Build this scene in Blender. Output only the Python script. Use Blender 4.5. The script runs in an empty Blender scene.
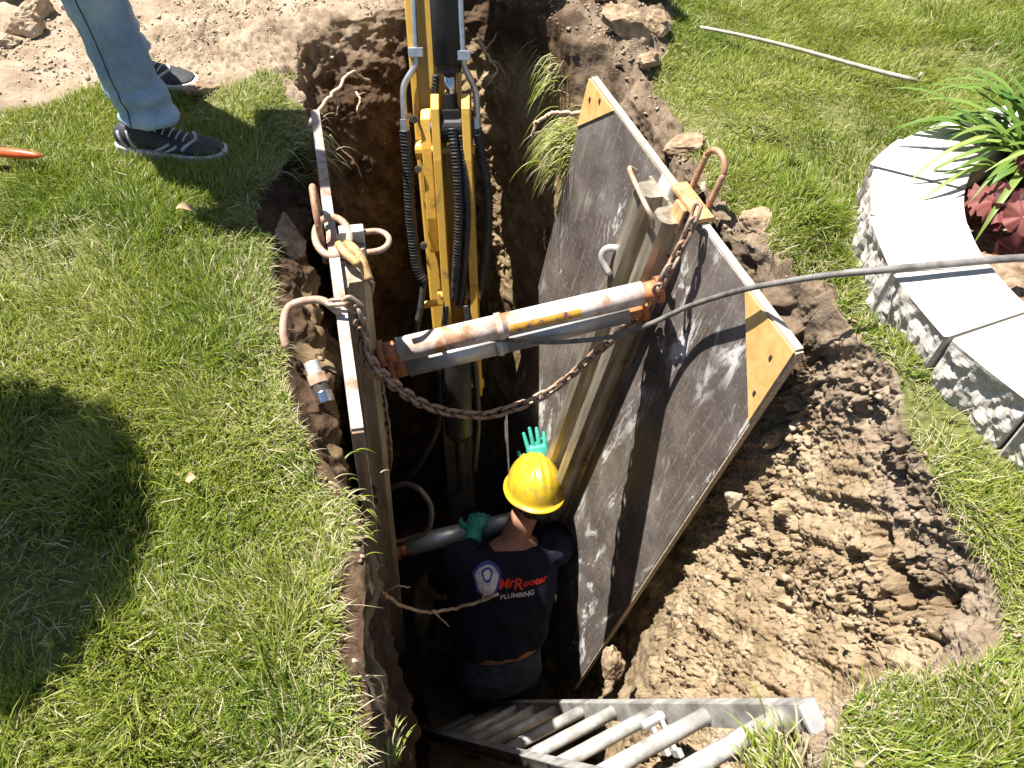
import bpy, bmesh, math, random
import numpy as np
from mathutils import Vector, Matrix, Euler
from mathutils.bvhtree import BVHTree

R = math.radians
rng = np.random.default_rng(7)
random.seed(7)
scn = bpy.context.scene
COL = scn.collection

# ------------------------------------------------------------------ camera
CAMZ, PITCH, FPX = 1.35, 50.0, 796.0
CP, SP = math.cos(R(PITCH)), math.sin(R(PITCH))
cam = bpy.data.cameras.new('camera')
cam.sensor_width = 36.0
cam.lens = 36.0 * FPX / 1024.0
cam.clip_start, cam.clip_end = 0.02, 500
camo = bpy.data.objects.new('camera', cam)
COL.objects.link(camo)
camo.location = (0, 0, CAMZ)
camo.rotation_euler = (R(90 - PITCH), 0, 0)
scn.camera = camo


def ray(px, py):
    a, b = (px - 512) / FPX, (384 - py) / FPX
    return Vector((a, CP + b * SP, -SP + b * CP))      # depth along axis == 1


def Pz(px, py, z=0.0):
    d = ray(px, py)
    t = (z - CAMZ) / d.z
    return Vector((0, 0, CAMZ)) + d * t


def Pd(px, py, depth):
    return Vector((0, 0, CAMZ)) + ray(px, py) * depth


def Py(px, py, y):
    d = ray(px, py)
    return Vector((0, 0, CAMZ)) + d * (y / d.y)


def Ppl(px, py, o, n):
    d = ray(px, py)
    c = Vector((0, 0, CAMZ))
    return c + d * ((o - c).dot(n) / d.dot(n))


def project(x, y, z):
    dep = y * CP + (CAMZ - z) * SP
    up = y * SP - (CAMZ - z) * CP
    dep = np.where(dep < 0.05, 0.05, dep)
    return 512 + x / dep * FPX, 384 - up / dep * FPX, dep


# ------------------------------------------------------------------ noise
def _hash(ix, iy, iz, seed=0):
    h = (ix.astype(np.int64) * 374761393 + iy.astype(np.int64) * 668265263 + iz.astype(np.int64) * 2147483647 % 1274126177 + seed * 974711) & 0x7fffffff
    h = (h ^ (h >> 13)) * 1274126177 & 0x7fffffff
    h = (h ^ (h >> 16)) * 668265263 & 0x7fffffff
    h = h ^ (h >> 15)
    return (h & 0xffffff) / float(0xffffff)


def vnoise(p, seed=0):
    p = np.asarray(p, dtype=np.float64)
    i = np.floor(p).astype(np.int64)
    f = p - i
    f = f * f * f * (f * (f * 6 - 15) + 10)
    r = 0
    for dx in (0, 1):
        wx = f[:, 0] if dx else 1 - f[:, 0]
        for dy in (0, 1):
            wy = f[:, 1] if dy else 1 - f[:, 1]
            for dz in (0, 1):
                wz = f[:, 2] if dz else 1 - f[:, 2]
                r = r + wx * wy * wz * _hash(i[:, 0] + dx, i[:, 1] + dy, i[:, 2] + dz, seed)
    return r * 2 - 1


def fbm(p, oct=4, seed=0, gain=0.5):
    p = np.asarray(p, dtype=np.float64)
    a, s = 1.0, 0
    for k in range(oct):
        s = s + a * vnoise(p + 17.3 * k, seed + k)
        p = p * 2.03
        a *= gain
    return s


def worley(p, seed=0):
    p = np.asarray(p, dtype=np.float64)
    i = np.floor(p).astype(np.int64)
    d1 = np.full(len(p), 9.0)
    d2 = np.full(len(p), 9.0)
    cid = np.zeros(len(p))
    for dx in (-1, 0, 1):
        for dy in (-1, 0, 1):
            for dz in (-1, 0, 1):
                c = i + np.array([dx, dy, dz])
                q = np.stack([c[:, k] + _hash(c[:, 0], c[:, 1], c[:, 2], seed + 11 * k + 1) for k in range(3)], 1)
                d = np.sqrt(((q - p) ** 2).sum(1))
                nw = d < d1
                d2 = np.where(nw, d1, np.minimum(d2, d))
                cid = np.where(nw, _hash(c[:, 0], c[:, 1], c[:, 2], seed + 77), cid)
                d1 = np.where(nw, d, d1)
    return d1, d2, cid


def terr(t, k):
    """flaky ledges: a noise cut into steps with short ramps"""
    u = t * k
    f = u - np.floor(u)
    return (np.floor(u) + np.clip((f - .7) / .3, 0, 1)) / k


def P3(x, y, z=None):
    x = np.asarray(x, float)
    return np.stack([x, np.asarray(y, float), np.zeros_like(x) if z is None else np.asarray(z, float)], 1)


def inpoly(x, y, poly):
    r = np.zeros(len(x), bool)
    n = len(poly)
    for i in range(n):
        x0, y0 = poly[i]
        x1, y1 = poly[(i + 1) % n]
        if y0 == y1:
            continue
        c = ((y0 > y) != (y1 > y)) & (x < (x1 - x0) * (y - y0) / (y1 - y0) + x0)
        r ^= c
    return r


# ------------------------------------------------------------------ materials
def new_mat(name):
    m = bpy.data.materials.new(name)
    m.use_nodes = True
    nt = m.node_tree
    return m, nt, nt.nodes['Principled BSDF']


def N(nt, t, **kw):
    n = nt.nodes.new(t)
    for k, v in kw.items():
        if k.startswith('i_'):
            key = k[2:]
            key = int(key) if key.isdigit() else key.replace('_', ' ')
            n.inputs[key].default_value = v
        else:
            setattr(n, k, v)
    return n


def ramp(nt, fac, stops, interp='LINEAR'):
    r = nt.nodes.new('ShaderNodeValToRGB')
    r.color_ramp.interpolation = interp
    e = r.color_ramp.elements
    while len(e) < len(stops):
        e.new(0.5)
    for k, (p, c) in enumerate(stops):
        e[k].position = p
        e[k].color = (*c, 1) if len(c) == 3 else c
    nt.links.new(fac, r.inputs['Fac'])
    return r.outputs['Color']


def mixc(nt, fac, a, b, mode='MIX'):
    m = nt.nodes.new('ShaderNodeMix')
    m.data_type = 'RGBA'
    m.blend_type = mode
    for s, v in ((m.inputs[0], fac), (m.inputs[6], a), (m.inputs[7], b)):
        if isinstance(v, bpy.types.NodeSocket):
            nt.links.new(v, s)
        elif isinstance(v, (int, float)):
            s.default_value = v
        else:
            s.default_value = (*v, 1)
    return m.outputs[2]


def coords(nt, scale=(1, 1, 1), rot=(0, 0, 0), src='Object'):
    tc = nt.nodes.new('ShaderNodeTexCoord')
    mp = nt.nodes.new('ShaderNodeMapping')
    mp.inputs['Scale'].default_value = scale
    mp.inputs['Rotation'].default_value = rot
    nt.links.new(tc.outputs[src], mp.inputs['Vector'])
    return mp.outputs['Vector']


def noise(nt, vec, scale=5, detail=4, rough=0.55, dist=0.0):
    n = N(nt, 'ShaderNodeTexNoise', i_Scale=scale, i_Detail=detail, i_Roughness=rough, i_Distortion=dist)
    nt.links.new(vec, n.inputs['Vector'])
    return n.outputs['Fac']


def bump(nt, bsdf, h, strength=0.3, dist=0.01):
    b = N(nt, 'ShaderNodeBump', i_Strength=strength, i_Distance=dist)
    nt.links.new(h, b.inputs['Height'])
    nt.links.new(b.outputs['Normal'], bsdf.inputs['Normal'])


def mat_noise(name, c0, c1, scale=20, rough=0.6, metal=0.0, bs=0.2, bd=0.003, mid=None, stretch=(1, 1, 1), det=5, lo=.35, hi=.65, spec=0.5):
    m, nt, b = new_mat(name)
    v = coords(nt, stretch)
    f = noise(nt, v, scale, det, 0.6)
    st = [(lo, c0), (hi, c1)] if mid is None else [(lo, c0), ((lo + hi) / 2, mid), (hi, c1)]
    nt.links.new(ramp(nt, f, st), b.inputs['Base Color'])
    b.inputs['Roughness'].default_value = rough
    b.inputs['Metallic'].default_value = metal
    b.inputs['Specular IOR Level'].default_value = spec
    if bs:
        bump(nt, b, f, bs, bd)
    return m


def mat_soil():
    m, nt, b = new_mat('soil')
    tc = nt.nodes.new('ShaderNodeTexCoord')
    v = tc.outputs['Object']
    at = N(nt, 'ShaderNodeAttribute', attribute_name='lawn')
    sep = nt.nodes.new('ShaderNodeSeparateXYZ')
    nt.links.new(v, sep.inputs[0])
    n1 = noise(nt, v, 9, 6, 0.6)
    n2 = noise(nt, v, 55, 5, 0.65)
    n3 = noise(nt, v, 2.3, 3, 0.5)
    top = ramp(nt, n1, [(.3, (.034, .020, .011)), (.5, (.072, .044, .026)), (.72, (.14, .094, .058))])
    clay = ramp(nt, n1, [(.3, (.17, .115, .058)), (.52, (.27, .195, .105)), (.72, (.37, .285, .175))])
    # strata: dark crumbly topsoil above, tan clay below
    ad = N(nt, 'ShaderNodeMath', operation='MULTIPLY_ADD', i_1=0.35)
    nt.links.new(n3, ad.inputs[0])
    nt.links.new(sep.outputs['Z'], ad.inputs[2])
    shade_at = N(nt, 'ShaderNodeAttribute', attribute_name='wall_shade')  # paints trench shade into the walls using the dark topsoil colour
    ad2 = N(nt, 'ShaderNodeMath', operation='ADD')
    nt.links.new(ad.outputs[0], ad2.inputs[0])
    nt.links.new(shade_at.outputs['Fac'], ad2.inputs[1])
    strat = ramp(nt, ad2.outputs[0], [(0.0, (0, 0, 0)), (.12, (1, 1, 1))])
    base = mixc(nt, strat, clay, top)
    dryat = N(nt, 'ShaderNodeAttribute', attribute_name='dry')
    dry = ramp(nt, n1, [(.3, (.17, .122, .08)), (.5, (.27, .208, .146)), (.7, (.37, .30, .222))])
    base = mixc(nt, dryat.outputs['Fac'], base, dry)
    speck = ramp(nt, n2, [(.28, (.5, .48, .45)), (.45, (.95, .95, .95)), (.62, (1, 1, 1)), (.8, (1.35, 1.35, 1.35))])
    base = mixc(nt, 0.8, base, speck, 'MULTIPLY')
    thatch = ramp(nt, n2, [(.3, (.06, .06, .02)), (.55, (.12, .13, .04)), (.75, (.22, .20, .10))])
    base = mixc(nt, at.outputs['Fac'], base, thatch)
    nt.links.new(base, b.inputs['Base Color'])
    b.inputs['Roughness'].default_value = 0.95
    b.inputs['Specular IOR Level'].default_value = 0.15
    n4 = noise(nt, v, 130, 6, 0.7)
    hh = N(nt, 'ShaderNodeMath', operation='ADD')
    nt.links.new(n2, hh.inputs[0])
    nt.links.new(n4, hh.inputs[1])
    bump(nt, b, hh.outputs[0], 0.6, 0.008)
    return m


def mat_leaf(name, stops, attr='tint', trans=0.35, rough=0.45, spec=0.35):
    m, nt, b = new_mat(name)
    at = N(nt, 'ShaderNodeAttribute', attribute_name=attr)
    c = ramp(nt, at.outputs['Fac'], stops)
    nt.links.new(c, b.inputs['Base Color'])
    b.inputs['Roughness'].default_value = rough
    b.inputs['Specular IOR Level'].default_value = spec
    t = nt.nodes.new('ShaderNodeBsdfTranslucent')
    nt.links.new(c, t.inputs['Color'])
    mx = N(nt, 'ShaderNodeMixShader', i_0=trans)
    nt.links.new(b.outputs[0], mx.inputs[1])
    nt.links.new(t.outputs[0], mx.inputs[2])
    nt.links.new(mx.outputs[0], nt.nodes['Material Output'].inputs['Surface'])
    return m


def mat_panel():
    # film-faced sheet: dark grey-brown, scratched and scuffed with pale wear along its length
    m, nt, b = new_mat('film_faced_sheet')
    v = coords(nt)
    n1 = noise(nt, v, 5, 6, 0.65)
    base = ramp(nt, n1, [(.3, (.07, .056, .050)), (.5, (.118, .098, .088)), (.7, (.21, .185, .165))])
    vs = coords(nt, (6, 6, 1.5), (0, R(8), 0))
    s1 = noise(nt, vs, 1.7, 9, 0.78, 0.9)
    sc = ramp(nt, s1, [(.545, (0, 0, 0)), (.59, (1, 1, 1))])
    patch = noise(nt, v, 2.6, 3, 0.5)
    pm = ramp(nt, patch, [(.44, (0, 0, 0)), (.56, (1, 1, 1))])
    base = mixc(nt, mixc(nt, 1.0, sc, pm, 'MULTIPLY'), base, (.62, .60, .57))
    vs2 = coords(nt, (70, 70, 2.5), (0, R(-24), 0))
    s2 = ramp(nt, noise(nt, vs2, 1.5, 3, 0.5), [(.58, (0, 0, 0)), (.63, (1, 1, 1))])
    base = mixc(nt, mixc(nt, 1.0, s2, (.22, .22, .22), 'MULTIPLY'), base, (.42, .36, .29))
    sp = ramp(nt, noise(nt, v, 75, 3, 0.6), [(.56, (0, 0, 0)), (.66, (1, 1, 1))])
    base = mixc(nt, mixc(nt, 1.0, sp, (.35, .35, .35), 'MULTIPLY'), base, (.40, .34, .27))
    nt.links.new(base, b.inputs['Base Color'])
    b.inputs['Roughness'].default_value = 0.5
    bump(nt, b, s1, 0.15, 0.002)
    return m


def mat_rusty(name, paint, rust=(.26, .10, .045), lo=.42, hi=.56, metal=0.0, scale=14, rough=0.6):
    m, nt, b = new_mat(name)
    v = coords(nt)
    f = noise(nt, v, scale, 7, 0.68, 0.4)
    n2 = noise(nt, v, scale * 4, 4, 0.6)
    rc = ramp(nt, n2, [(.3, tuple(c * .55 for c in rust)), (.7, tuple(min(1, c * 1.5) for c in rust))])
    pc = ramp(nt, n2, [(.3, tuple(c * .86 for c in paint)), (.7, paint)])
    k = ramp(nt, f, [(lo, (0, 0, 0)), (hi, (1, 1, 1))])
    nt.links.new(mixc(nt, k, pc, rc), b.inputs['Base Color'])
    b.inputs['Roughness'].default_value = rough
    b.inputs['Metallic'].default_value = metal
    bump(nt, b, f, 0.25, 0.002)
    return m


def mat_plain(name, c, rough=0.5, metal=0.0, spec=0.5):
    return mat_noise(name, tuple(x * .8 for x in c), tuple(min(1, x * 1.15) for x in c), 30, rough, metal, 0.05, 0.001, spec=spec)


M = {}
M['soil'] = mat_soil()
M['grass'] = mat_leaf('grass_blade', [(0, (.08, .14, .014)), (.35, (.175, .24, .024)), (.62, (.275, .315, .044)), (.76, (.35, .365, .095)), (.80, (.40, .36, .18)), (1, (.52, .47, .30))], trans=0.4)
M['panel'] = mat_panel()
M['wood_edge'] = mat_noise('worn_wood_edge', (.24, .18, .115), (.50, .43, .33), 28, 0.8, 0, 0.3, 0.002, stretch=(.25, 3, 3), lo=.3, hi=.6)
M['rust_edge'] = mat_rusty('rusty_pale_edge', (.46, .41, .35), (.24, .12, .065), .42, .62)
M['brown_edge'] = mat_noise('weathered_brown_ply_edge', (.13, .08, .045), (.30, .20, .12), 20, 0.85, 0, 0.3, 0.002, stretch=(3, 3, .25), lo=.3, hi=.65)
M['orange'] = mat_noise('orange_painted_wood', (.55, .31, .085), (.73, .48, .19), 22, 0.7, 0, 0.2, 0.002, lo=.3, hi=.7)
M['rail'] = mat_noise('dull_aluminium_rail', (.25, .205, .145), (.47, .42, .33), 10, 0.42, 0.55, 0.1, 0.001, stretch=(4, 4, .6))
M['rail_grey'] = mat_noise('grey_aluminium', (.40, .40, .39), (.62, .61, .58), 18, 0.45, 0.4, 0.1, 0.001)
M['strut'] = mat_rusty('rust_worn_white_steel', (.66, .61, .55), (.36, .17, .08), .47, .66, scale=10)
M['strut_end'] = mat_rusty('orange_worn_steel', (.55, .20, .07), (.28, .11, .05), .4, .6)
M['alu_tube'] = mat_noise('grey_aluminium_tube', (.36, .37, .36), (.60, .61, .59), 9, 0.38, 0.5, 0.05, 0.001, stretch=(1, 1, 1))
M['rust'] = mat_rusty('rusty_rod', (.40, .25, .16), (.27, .12, .06), .35, .6, scale=25)
M['rust_pale'] = mat_rusty('pale_rusty_rod', (.42, .30, .22), (.30, .15, .085), .42, .62, scale=22)
M['chain'] = mat_rusty('rusty_chain_steel', (.42, .33, .25), (.22, .12, .07), .4, .62, scale=30, rough=.5, metal=.35)
M['hook'] = mat_rusty('orange_hook_paint', (.66, .42, .17), (.34, .17, .075), .42, .60, scale=34)
M['yellow'] = mat_rusty('yellow_machine_paint', (.66, .40, .07), (.16, .10, .055), .55, .72, scale=9, rough=.38)
M['black_paint'] = mat_noise('black_cylinder_paint', (.010, .010, .011), (.030, .029, .028), 12, 0.42, 0, 0.08, 0.001, spec=.35)
M['chrome'] = mat_plain('chrome_rod', (.72, .72, .72), 0.12, 1.0)
M['steel_tube'] = mat_plain('galvanised_tube', (.55, .55, .54), 0.35, 0.8)
M['rubber'] = mat_noise('black_rubber_hose', (.015, .015, .016), (.045, .044, .042), 40, 0.5, 0, 0.1, 0.001)
M['dark_steel'] = mat_noise('shade_dark_steel', (.03, .026, .022), (.10, .08, .06), 12, 0.6, 0.2, 0.2, 0.002)
M['hose_grey'] = mat_noise('dusty_grey_hose', (.085, .08, .072), (.20, .185, .17), 30, 0.6, 0, 0.1, 0.001)
M['white_pipe'] = mat_noise('weathered_pale_pole', (.26, .22, .16), (.46, .41, .33), 40, 0.7, 0, 0.15, 0.001)
M['ladder'] = mat_noise('scuffed_aluminium_ladder', (.24, .225, .20), (.54, .53, .50), 16, 0.5, 0.25, 0.2, 0.001)
M['red'] = mat_plain('red_orange_plastic', (.60, .09, .025), 0.4)
M['denim'] = None
M['skin'] = mat_noise('tanned_skin', (.30, .145, .09), (.38, .19, .12), 18, 0.55, 0, 0.08, 0.002)
M['hair'] = mat_noise('dark_brown_hair', (.02, .012, .008), (.07, .045, .03), 60, 0.6, 0, 0.5, 0.004, stretch=(4, 4, 1))
M['navy'] = mat_noise('navy_cotton', (.007, .008, .018), (.013, .015, .030), 40, 0.9, 0, 0.15, 0.002, spec=.2)
M['jeans_dark'] = mat_noise('dark_denim', (.025, .032, .05), (.05, .06, .085), 40, 0.9, 0, 0.15, 0.002, spec=.2)
M['glove'] = mat_noise('teal_rubber_glove', (.02, .22, .17), (.04, .34, .26), 30, 0.55, 0, 0.15, 0.002)
def mat_hat():
    m, nt, b = new_mat('yellow_hard_hat_plastic')
    v = coords(nt)
    c = ramp(nt, noise(nt, v, 9, 4, 0.6), [(.3, (.42, .28, .010)), (.7, (.54, .37, .02))])
    d = ramp(nt, noise(nt, v, 26, 6, 0.72, 0.5), [(.50, (0, 0, 0)), (.66, (1, 1, 1))])
    c = mixc(nt, mixc(nt, 1.0, d, (.7, .7, .7), 'MULTIPLY'), c, (.22, .15, .075))
    nt.links.new(c, b.inputs['Base Color'])
    nt.links.new(ramp(nt, noise(nt, v, 30, 4, 0.6), [(.3, (.22, .22, .22)), (.7, (.5, .5, .5))]), b.inputs['Roughness'])
    return m


M['hat'] = mat_hat()
M['red_print'] = mat_plain('red_print', (.62, .03, .02), 0.7)
M['white_print'] = mat_plain('white_print', (.62, .62, .66), 0.7)
M['blue_print'] = mat_plain('blue_print', (.06, .06, .32), 0.7)
def mat_cap():
    m, nt, b = new_mat('concrete_cap')
    v = coords(nt)
    n1 = noise(nt, v, 4, 5, 0.65)
    n2 = noise(nt, v, 160, 3, 0.6)
    c = ramp(nt, n1, [(.3, (.37, .335, .29)), (.5, (.47, .435, .385)), (.7, (.53, .495, .445))])
    sp = ramp(nt, n2, [(.30, (.62, .6, .57)), (.42, (1, 1, 1)), (.7, (1.06, 1.06, 1.06))])
    c = mixc(nt, 0.8, c, sp, 'MULTIPLY')
    st = ramp(nt, noise(nt, v, 13, 4, 0.7), [(.60, (0, 0, 0)), (.72, (1, 1, 1))])
    c = mixc(nt, mixc(nt, 1.0, st, (.6, .6, .6), 'MULTIPLY'), c, (.36, .31, .25))
    nt.links.new(c, b.inputs['Base Color'])
    b.inputs['Roughness'].default_value = 0.9
    bump(nt, b, n2, 0.25, 0.002)
    return m


M['stone_top'] = mat_cap()
M['stone_face'] = mat_noise('split_concrete_face', (.32, .29, .255), (.46, .425, .38), 60, 0.95, 0, 0.5, 0.006, lo=.3, hi=.7)
M['rock'] = mat_noise('dusty_rock', (.25, .18, .11), (.48, .38, .27), 22, 0.95, 0, 0.6, 0.01)
M['clod'] = mat_noise('earth_clod', (.17, .11, .062), (.38, .28, .18), 30, 0.95, 0, 0.8, 0.012)
def mat_crumb():
    m, nt, b = new_mat('crumbly_soil')
    n = noise(nt, coords(nt), 24, 4, 0.6)
    at = N(nt, 'ShaderNodeAttribute', attribute_name='dry')
    c = mixc(nt, at.outputs['Fac'], ramp(nt, n, [(.3, (.12, .08, .045)), (.7, (.32, .24, .15))]), ramp(nt, n, [(.3, (.22, .165, .11)), (.7, (.46, .38, .285))]))
    nt.links.new(c, b.inputs['Base Color'])
    b.inputs['Roughness'].default_value = 0.95
    b.inputs['Specular IOR Level'].default_value = 0.1
    return m


M['crumb'] = mat_crumb()
M['slab'] = mat_noise('pale_stone_slab', (.42, .36, .28), (.60, .54, .45), 12, 0.9, 0, 0.5, 0.01)
M['root'] = mat_noise('pale_root_bark', (.34, .22, .13), (.56, .42, .30), 40, 0.85, 0, 0.3, 0.003)
M['lily'] = mat_leaf('daylily_leaf', [(0, (.05, .11, .015)), (.5, (.13, .22, .035)), (1, (.27, .34, .09))], trans=0.35)
M['burgundy'] = mat_leaf('burgundy_leaf', [(0, (.07, .02, .02)), (.5, (.17, .045, .04)), (1, (.32, .13, .11))], trans=0.3, rough=.55, spec=.25)
M['crown'] = mat_leaf('shadow_tree_leaf', [(0, (.03, .07, .012)), (.5, (.05, .11, .02)), (1, (.09, .15, .03))], trans=0.3)
M['bark'] = mat_noise('grey_brown_bark', (.07, .05, .035), (.2, .15, .11), 25, 0.9, 0, 0.6, 0.01, stretch=(1, 1, .2))
M['dry_leaf'] = mat_plain('dry_leaf', (.34, .23, .13), 0.8)
M['shoe_black'] = mat_noise('black_shoe_mesh', (.012, .012, .014), (.04, .04, .045), 120, 0.7, 0, 0.3, 0.001)
M['shoe_grey'] = mat_plain('grey_shoe_trim', (.40, .40, .42), 0.5)
M['shoe_sole'] = mat_plain('white_shoe_sole', (.66, .62, .58), 0.6)
M['mulch'] = mat_noise('bed_soil', (.10, .06, .035), (.30, .21, .14), 45, 0.95, 0, 0.8, 0.01)


def mat_denim():
    m, nt, b = new_mat('faded_denim')
    v = coords(nt)
    n1 = noise(nt, v, 5, 4, 0.6)
    w = noise(nt, coords(nt, (1, 1, .2)), 220, 2, 0.5)
    c = ramp(nt, n1, [(.3, (.15, .225, .325)), (.52, (.24, .335, .45)), (.7, (.42, .50, .58))])
    c = mixc(nt, 0.5, c, ramp(nt, w, [(.3, (.75, .75, .75)), (.7, (1.15, 1.15, 1.15))]), 'MULTIPLY')
    nt.links.new(c, b.inputs['Base Color'])
    b.inputs['Roughness'].default_value = 0.9
    b.inputs['Specular IOR Level'].default_value = 0.15
    bump(nt, b, w, 0.2, 0.001)
    return m


M['denim'] = mat_denim()


def mat_strut_label():
    m, nt, b = new_mat('worn_orange_label')
    v = coords(nt)
    n = noise(nt, v, 60, 4, 0.6)
    nt.links.new(ramp(nt, n, [(.36, (.16, .08, .14)), (.44, (.62, .30, .05)), (.6, (.72, .42, .06))]), b.inputs['Base Color'])
    b.inputs['Roughness'].default_value = 0.55
    return m


M['strut_label'] = mat_strut_label()

# ------------------------------------------------------------------ object helpers
WORLD = {}


def tag(o, label=None, cat=None, group=None, kind=None):
    if label:
        o['label'] = label
    if cat:
        o['category'] = cat
    if group:
        o['group'] = group
    if kind:
        o['kind'] = kind
    return o


def thing(name, loc, label, cat, group=None, mat3=None):
    o = bpy.data.objects.new(name, None)
    o.empty_display_size = 0.1
    COL.objects.link(o)
    mw = Matrix.Translation(Vector(loc))
    if mat3 is not None:
        mw = mw @ mat3.to_4x4()
    o.matrix_world = mw
    WORLD[o.name] = mw
    return tag(o, label, cat, group)


def link_mesh(name, me, mat, parent=None, local=False, loc=None, smooth=False, bevel=0):
    """me has world-space vertices (or local to the parent when local)."""
    o = bpy.data.objects.new(name, me)
    COL.objects.link(o)
    mw = WORLD[parent.name] if parent else Matrix.Translation(Vector(loc) if loc is not None else Vector((0, 0, 0)))
    if not local:
        me.transform(mw.inverted())
    if parent:
        o.parent = parent
    else:
        o.matrix_world = mw
    WORLD[o.name] = mw
    if mat and not me.materials:
        for mm in (mat if isinstance(mat, (list, tuple)) else [mat]):
            me.materials.append(mm)
    if smooth:
        for p in me.polygons:
            p.use_smooth = True
    if bevel:
        b = o.modifiers.new('bevel', 'BEVEL')
        b.width = bevel
        b.segments = 2
        b.limit_method = 'ANGLE'
        b.angle_limit = R(40)
    return o


class MB:
    def __init__(s):
        s.v, s.f, s.mi, s.cur = [], [], [], 0

    def add(s, vs, fs):
        o = len(s.v)
        s.v += [tuple(x) for x in vs]
        s.f += [tuple(i + o for i in f) for f in fs]
        s.mi += [s.cur] * len(fs)
        return s

    def box(s, c, size, m3=None):
        c = Vector(c)
        m3 = m3 or Matrix.Identity(3)
        vs = []
        for i in (-.5, .5):
            for j in (-.5, .5):
                for k in (-.5, .5):
                    vs.append(c + m3 @ Vector((i * size[0], j * size[1], k * size[2])))
        return s.add(vs, [(0, 1, 3, 2), (4, 6, 7, 5), (0, 4, 5, 1), (2, 3, 7, 6), (0, 2, 6, 4), (1, 5, 7, 3)])

    def tube(s, pts, r, n=10, closed=False, cap=True, flat=None):
        pts = [Vector(p) for p in pts]
        L = len(pts)
        rs = r if isinstance(r, (list, tuple, np.ndarray)) else [r] * L
        tang = []
        for i in range(L):
            a = pts[(i - 1) % L] if (closed or i > 0) else pts[i]
            b = pts[(i + 1) % L] if (closed or i < L - 1) else pts[i]
            t = (b - a)
            tang.append(t.normalized() if t.length > 1e-9 else Vector((0, 0, 1)))
        ref = Vector((0, 0, 1)) if abs(tang[0].z) < .9 else Vector((1, 0, 0))
        nrm = (ref - tang[0] * ref.dot(tang[0])).normalized()
        vs = []
        for i in range(L):
            nrm = (nrm - tang[i] * nrm.dot(tang[i]))
            nrm = nrm.normalized() if nrm.length > 1e-6 else tang[i].orthogonal().normalized()
            bi = tang[i].cross(nrm)
            for k in range(n):
                a = 2 * math.pi * k / n
                vs.append(pts[i] + (nrm * math.cos(a) + bi * math.sin(a)) * rs[i])
        fs = []
        for i in range(L if closed else L - 1):
            for k in range(n):
                j = (i + 1) % L
                fs.append((i * n + k, i * n + (k + 1) % n, j * n + (k + 1) % n, j * n + k))
        if cap and not closed:
            fs.append(tuple(reversed(range(n))))
            fs.append(tuple((L - 1) * n + k for k in range(n)))
        return s.add(vs, fs)

    def loft(s, secs, n=20):
        """secs: (centre, axis_a, axis_b) ellipse sections; axes carry their radii."""
        vs = []
        for c, a, b in secs:
            c, a, b = Vector(c), Vector(a), Vector(b)
            for k in range(n):
                t = 2 * math.pi * k / n
                vs.append(c + a * math.cos(t) + b * math.sin(t))
        fs = []
        for i in range(len(secs) - 1):
            for k in range(n):
                fs.append((i * n + k, i * n + (k + 1) % n, (i + 1) * n + (k + 1) % n, (i + 1) * n + k))
        fs.append(tuple(reversed(range(n))))
        fs.append(tuple((len(secs) - 1) * n + k for k in range(n)))
        return s.add(vs, fs)

    def limb(s, pts, radii, n=16):
        return s.tube(catmull(pts, 6), np.interp(np.linspace(0, len(pts) - 1, (len(pts) - 1) * 6 + 1), range(len(pts)), radii), n)

    def prism(s, poly, th, m4):
        """poly in local XZ, thickness th along local Y (0..th)."""
        n = len(poly)
        vs = [m4 @ Vector((x, 0, z)) for x, z in poly] + [m4 @ Vector((x, th, z)) for x, z in poly]
        fs = [tuple(range(n)), tuple(reversed(range(n, 2 * n)))]
        fs += [(i, i + n, (i + 1) % n + n, (i + 1) % n) for i in range(n)]
        return s.add(vs, fs)

    def mesh(s, name):
        me = bpy.data.meshes.new(name)
        me.from_pydata(s.v, [], s.f)
        if any(s.mi):
            me.polygons.foreach_set('material_index', s.mi)
        bm = bmesh.new()
        bm.from_mesh(me)
        bmesh.ops.recalc_face_normals(bm, faces=bm.faces)
        bm.to_mesh(me)
        bm.free()
        me.update()
        return me

    def build(s, name, mat, parent=None, **kw):
        return link_mesh(name, s.mesh(name), mat, parent, **kw)


def catmull(pts, k=8, closed=False):
    pts = [Vector(p) for p in pts]
    n = len(pts)
    out = []
    for i in range(n if closed else n - 1):
        p0 = pts[(i - 1) % n] if (closed or i > 0) else pts[0] * 2 - pts[1]
        p1, p2 = pts[i], pts[(i + 1) % n]
        p3 = pts[(i + 2) % n] if (closed or i + 2 < n) else p2 * 2 - p1
        for j in range(k):
            t = j / k
            out.append(0.5 * ((2 * p1) + (p2 - p0) * t + (2 * p0 - 5 * p1 + 4 * p2 - p3) * t * t + (3 * p1 - p0 - 3 * p2 + p3) * t ** 3))
    if not closed:
        out.append(pts[-1])
    return out


def np_mesh(name, V, F4=None, F3=None, attrs=None, mi=None):
    me = bpy.data.meshes.new(name)
    V = np.asarray(V, np.float32)
    me.vertices.add(len(V))
    me.vertices.foreach_set('co', V.ravel())
    lv, st, tot = [], [], []
    off = 0
    for F, k in ((F4, 4), (F3, 3)):
        if F is None or len(F) == 0:
            continue
        F = np.asarray(F, np.int32)
        lv.append(F.ravel())
        st.append(off + np.arange(len(F), dtype=np.int32) * k)
        tot.append(np.full(len(F), k, np.int32))
        off += F.size
    lv, st, tot = np.concatenate(lv), np.concatenate(st), np.concatenate(tot)
    me.loops.add(len(lv))
    me.loops.foreach_set('vertex_index', lv)
    me.polygons.add(len(st))
    me.polygons.foreach_set('loop_start', st)
    if mi is not None:
        me.polygons.foreach_set('material_index', np.asarray(mi, np.int32))
    me.update(calc_edges=True)
    for nm, a in (attrs or {}).items():
        at = me.attributes.new(nm, 'FLOAT', 'POINT')
        at.data.foreach_set('value', np.asarray(a, np.float32))
    return me


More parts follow.
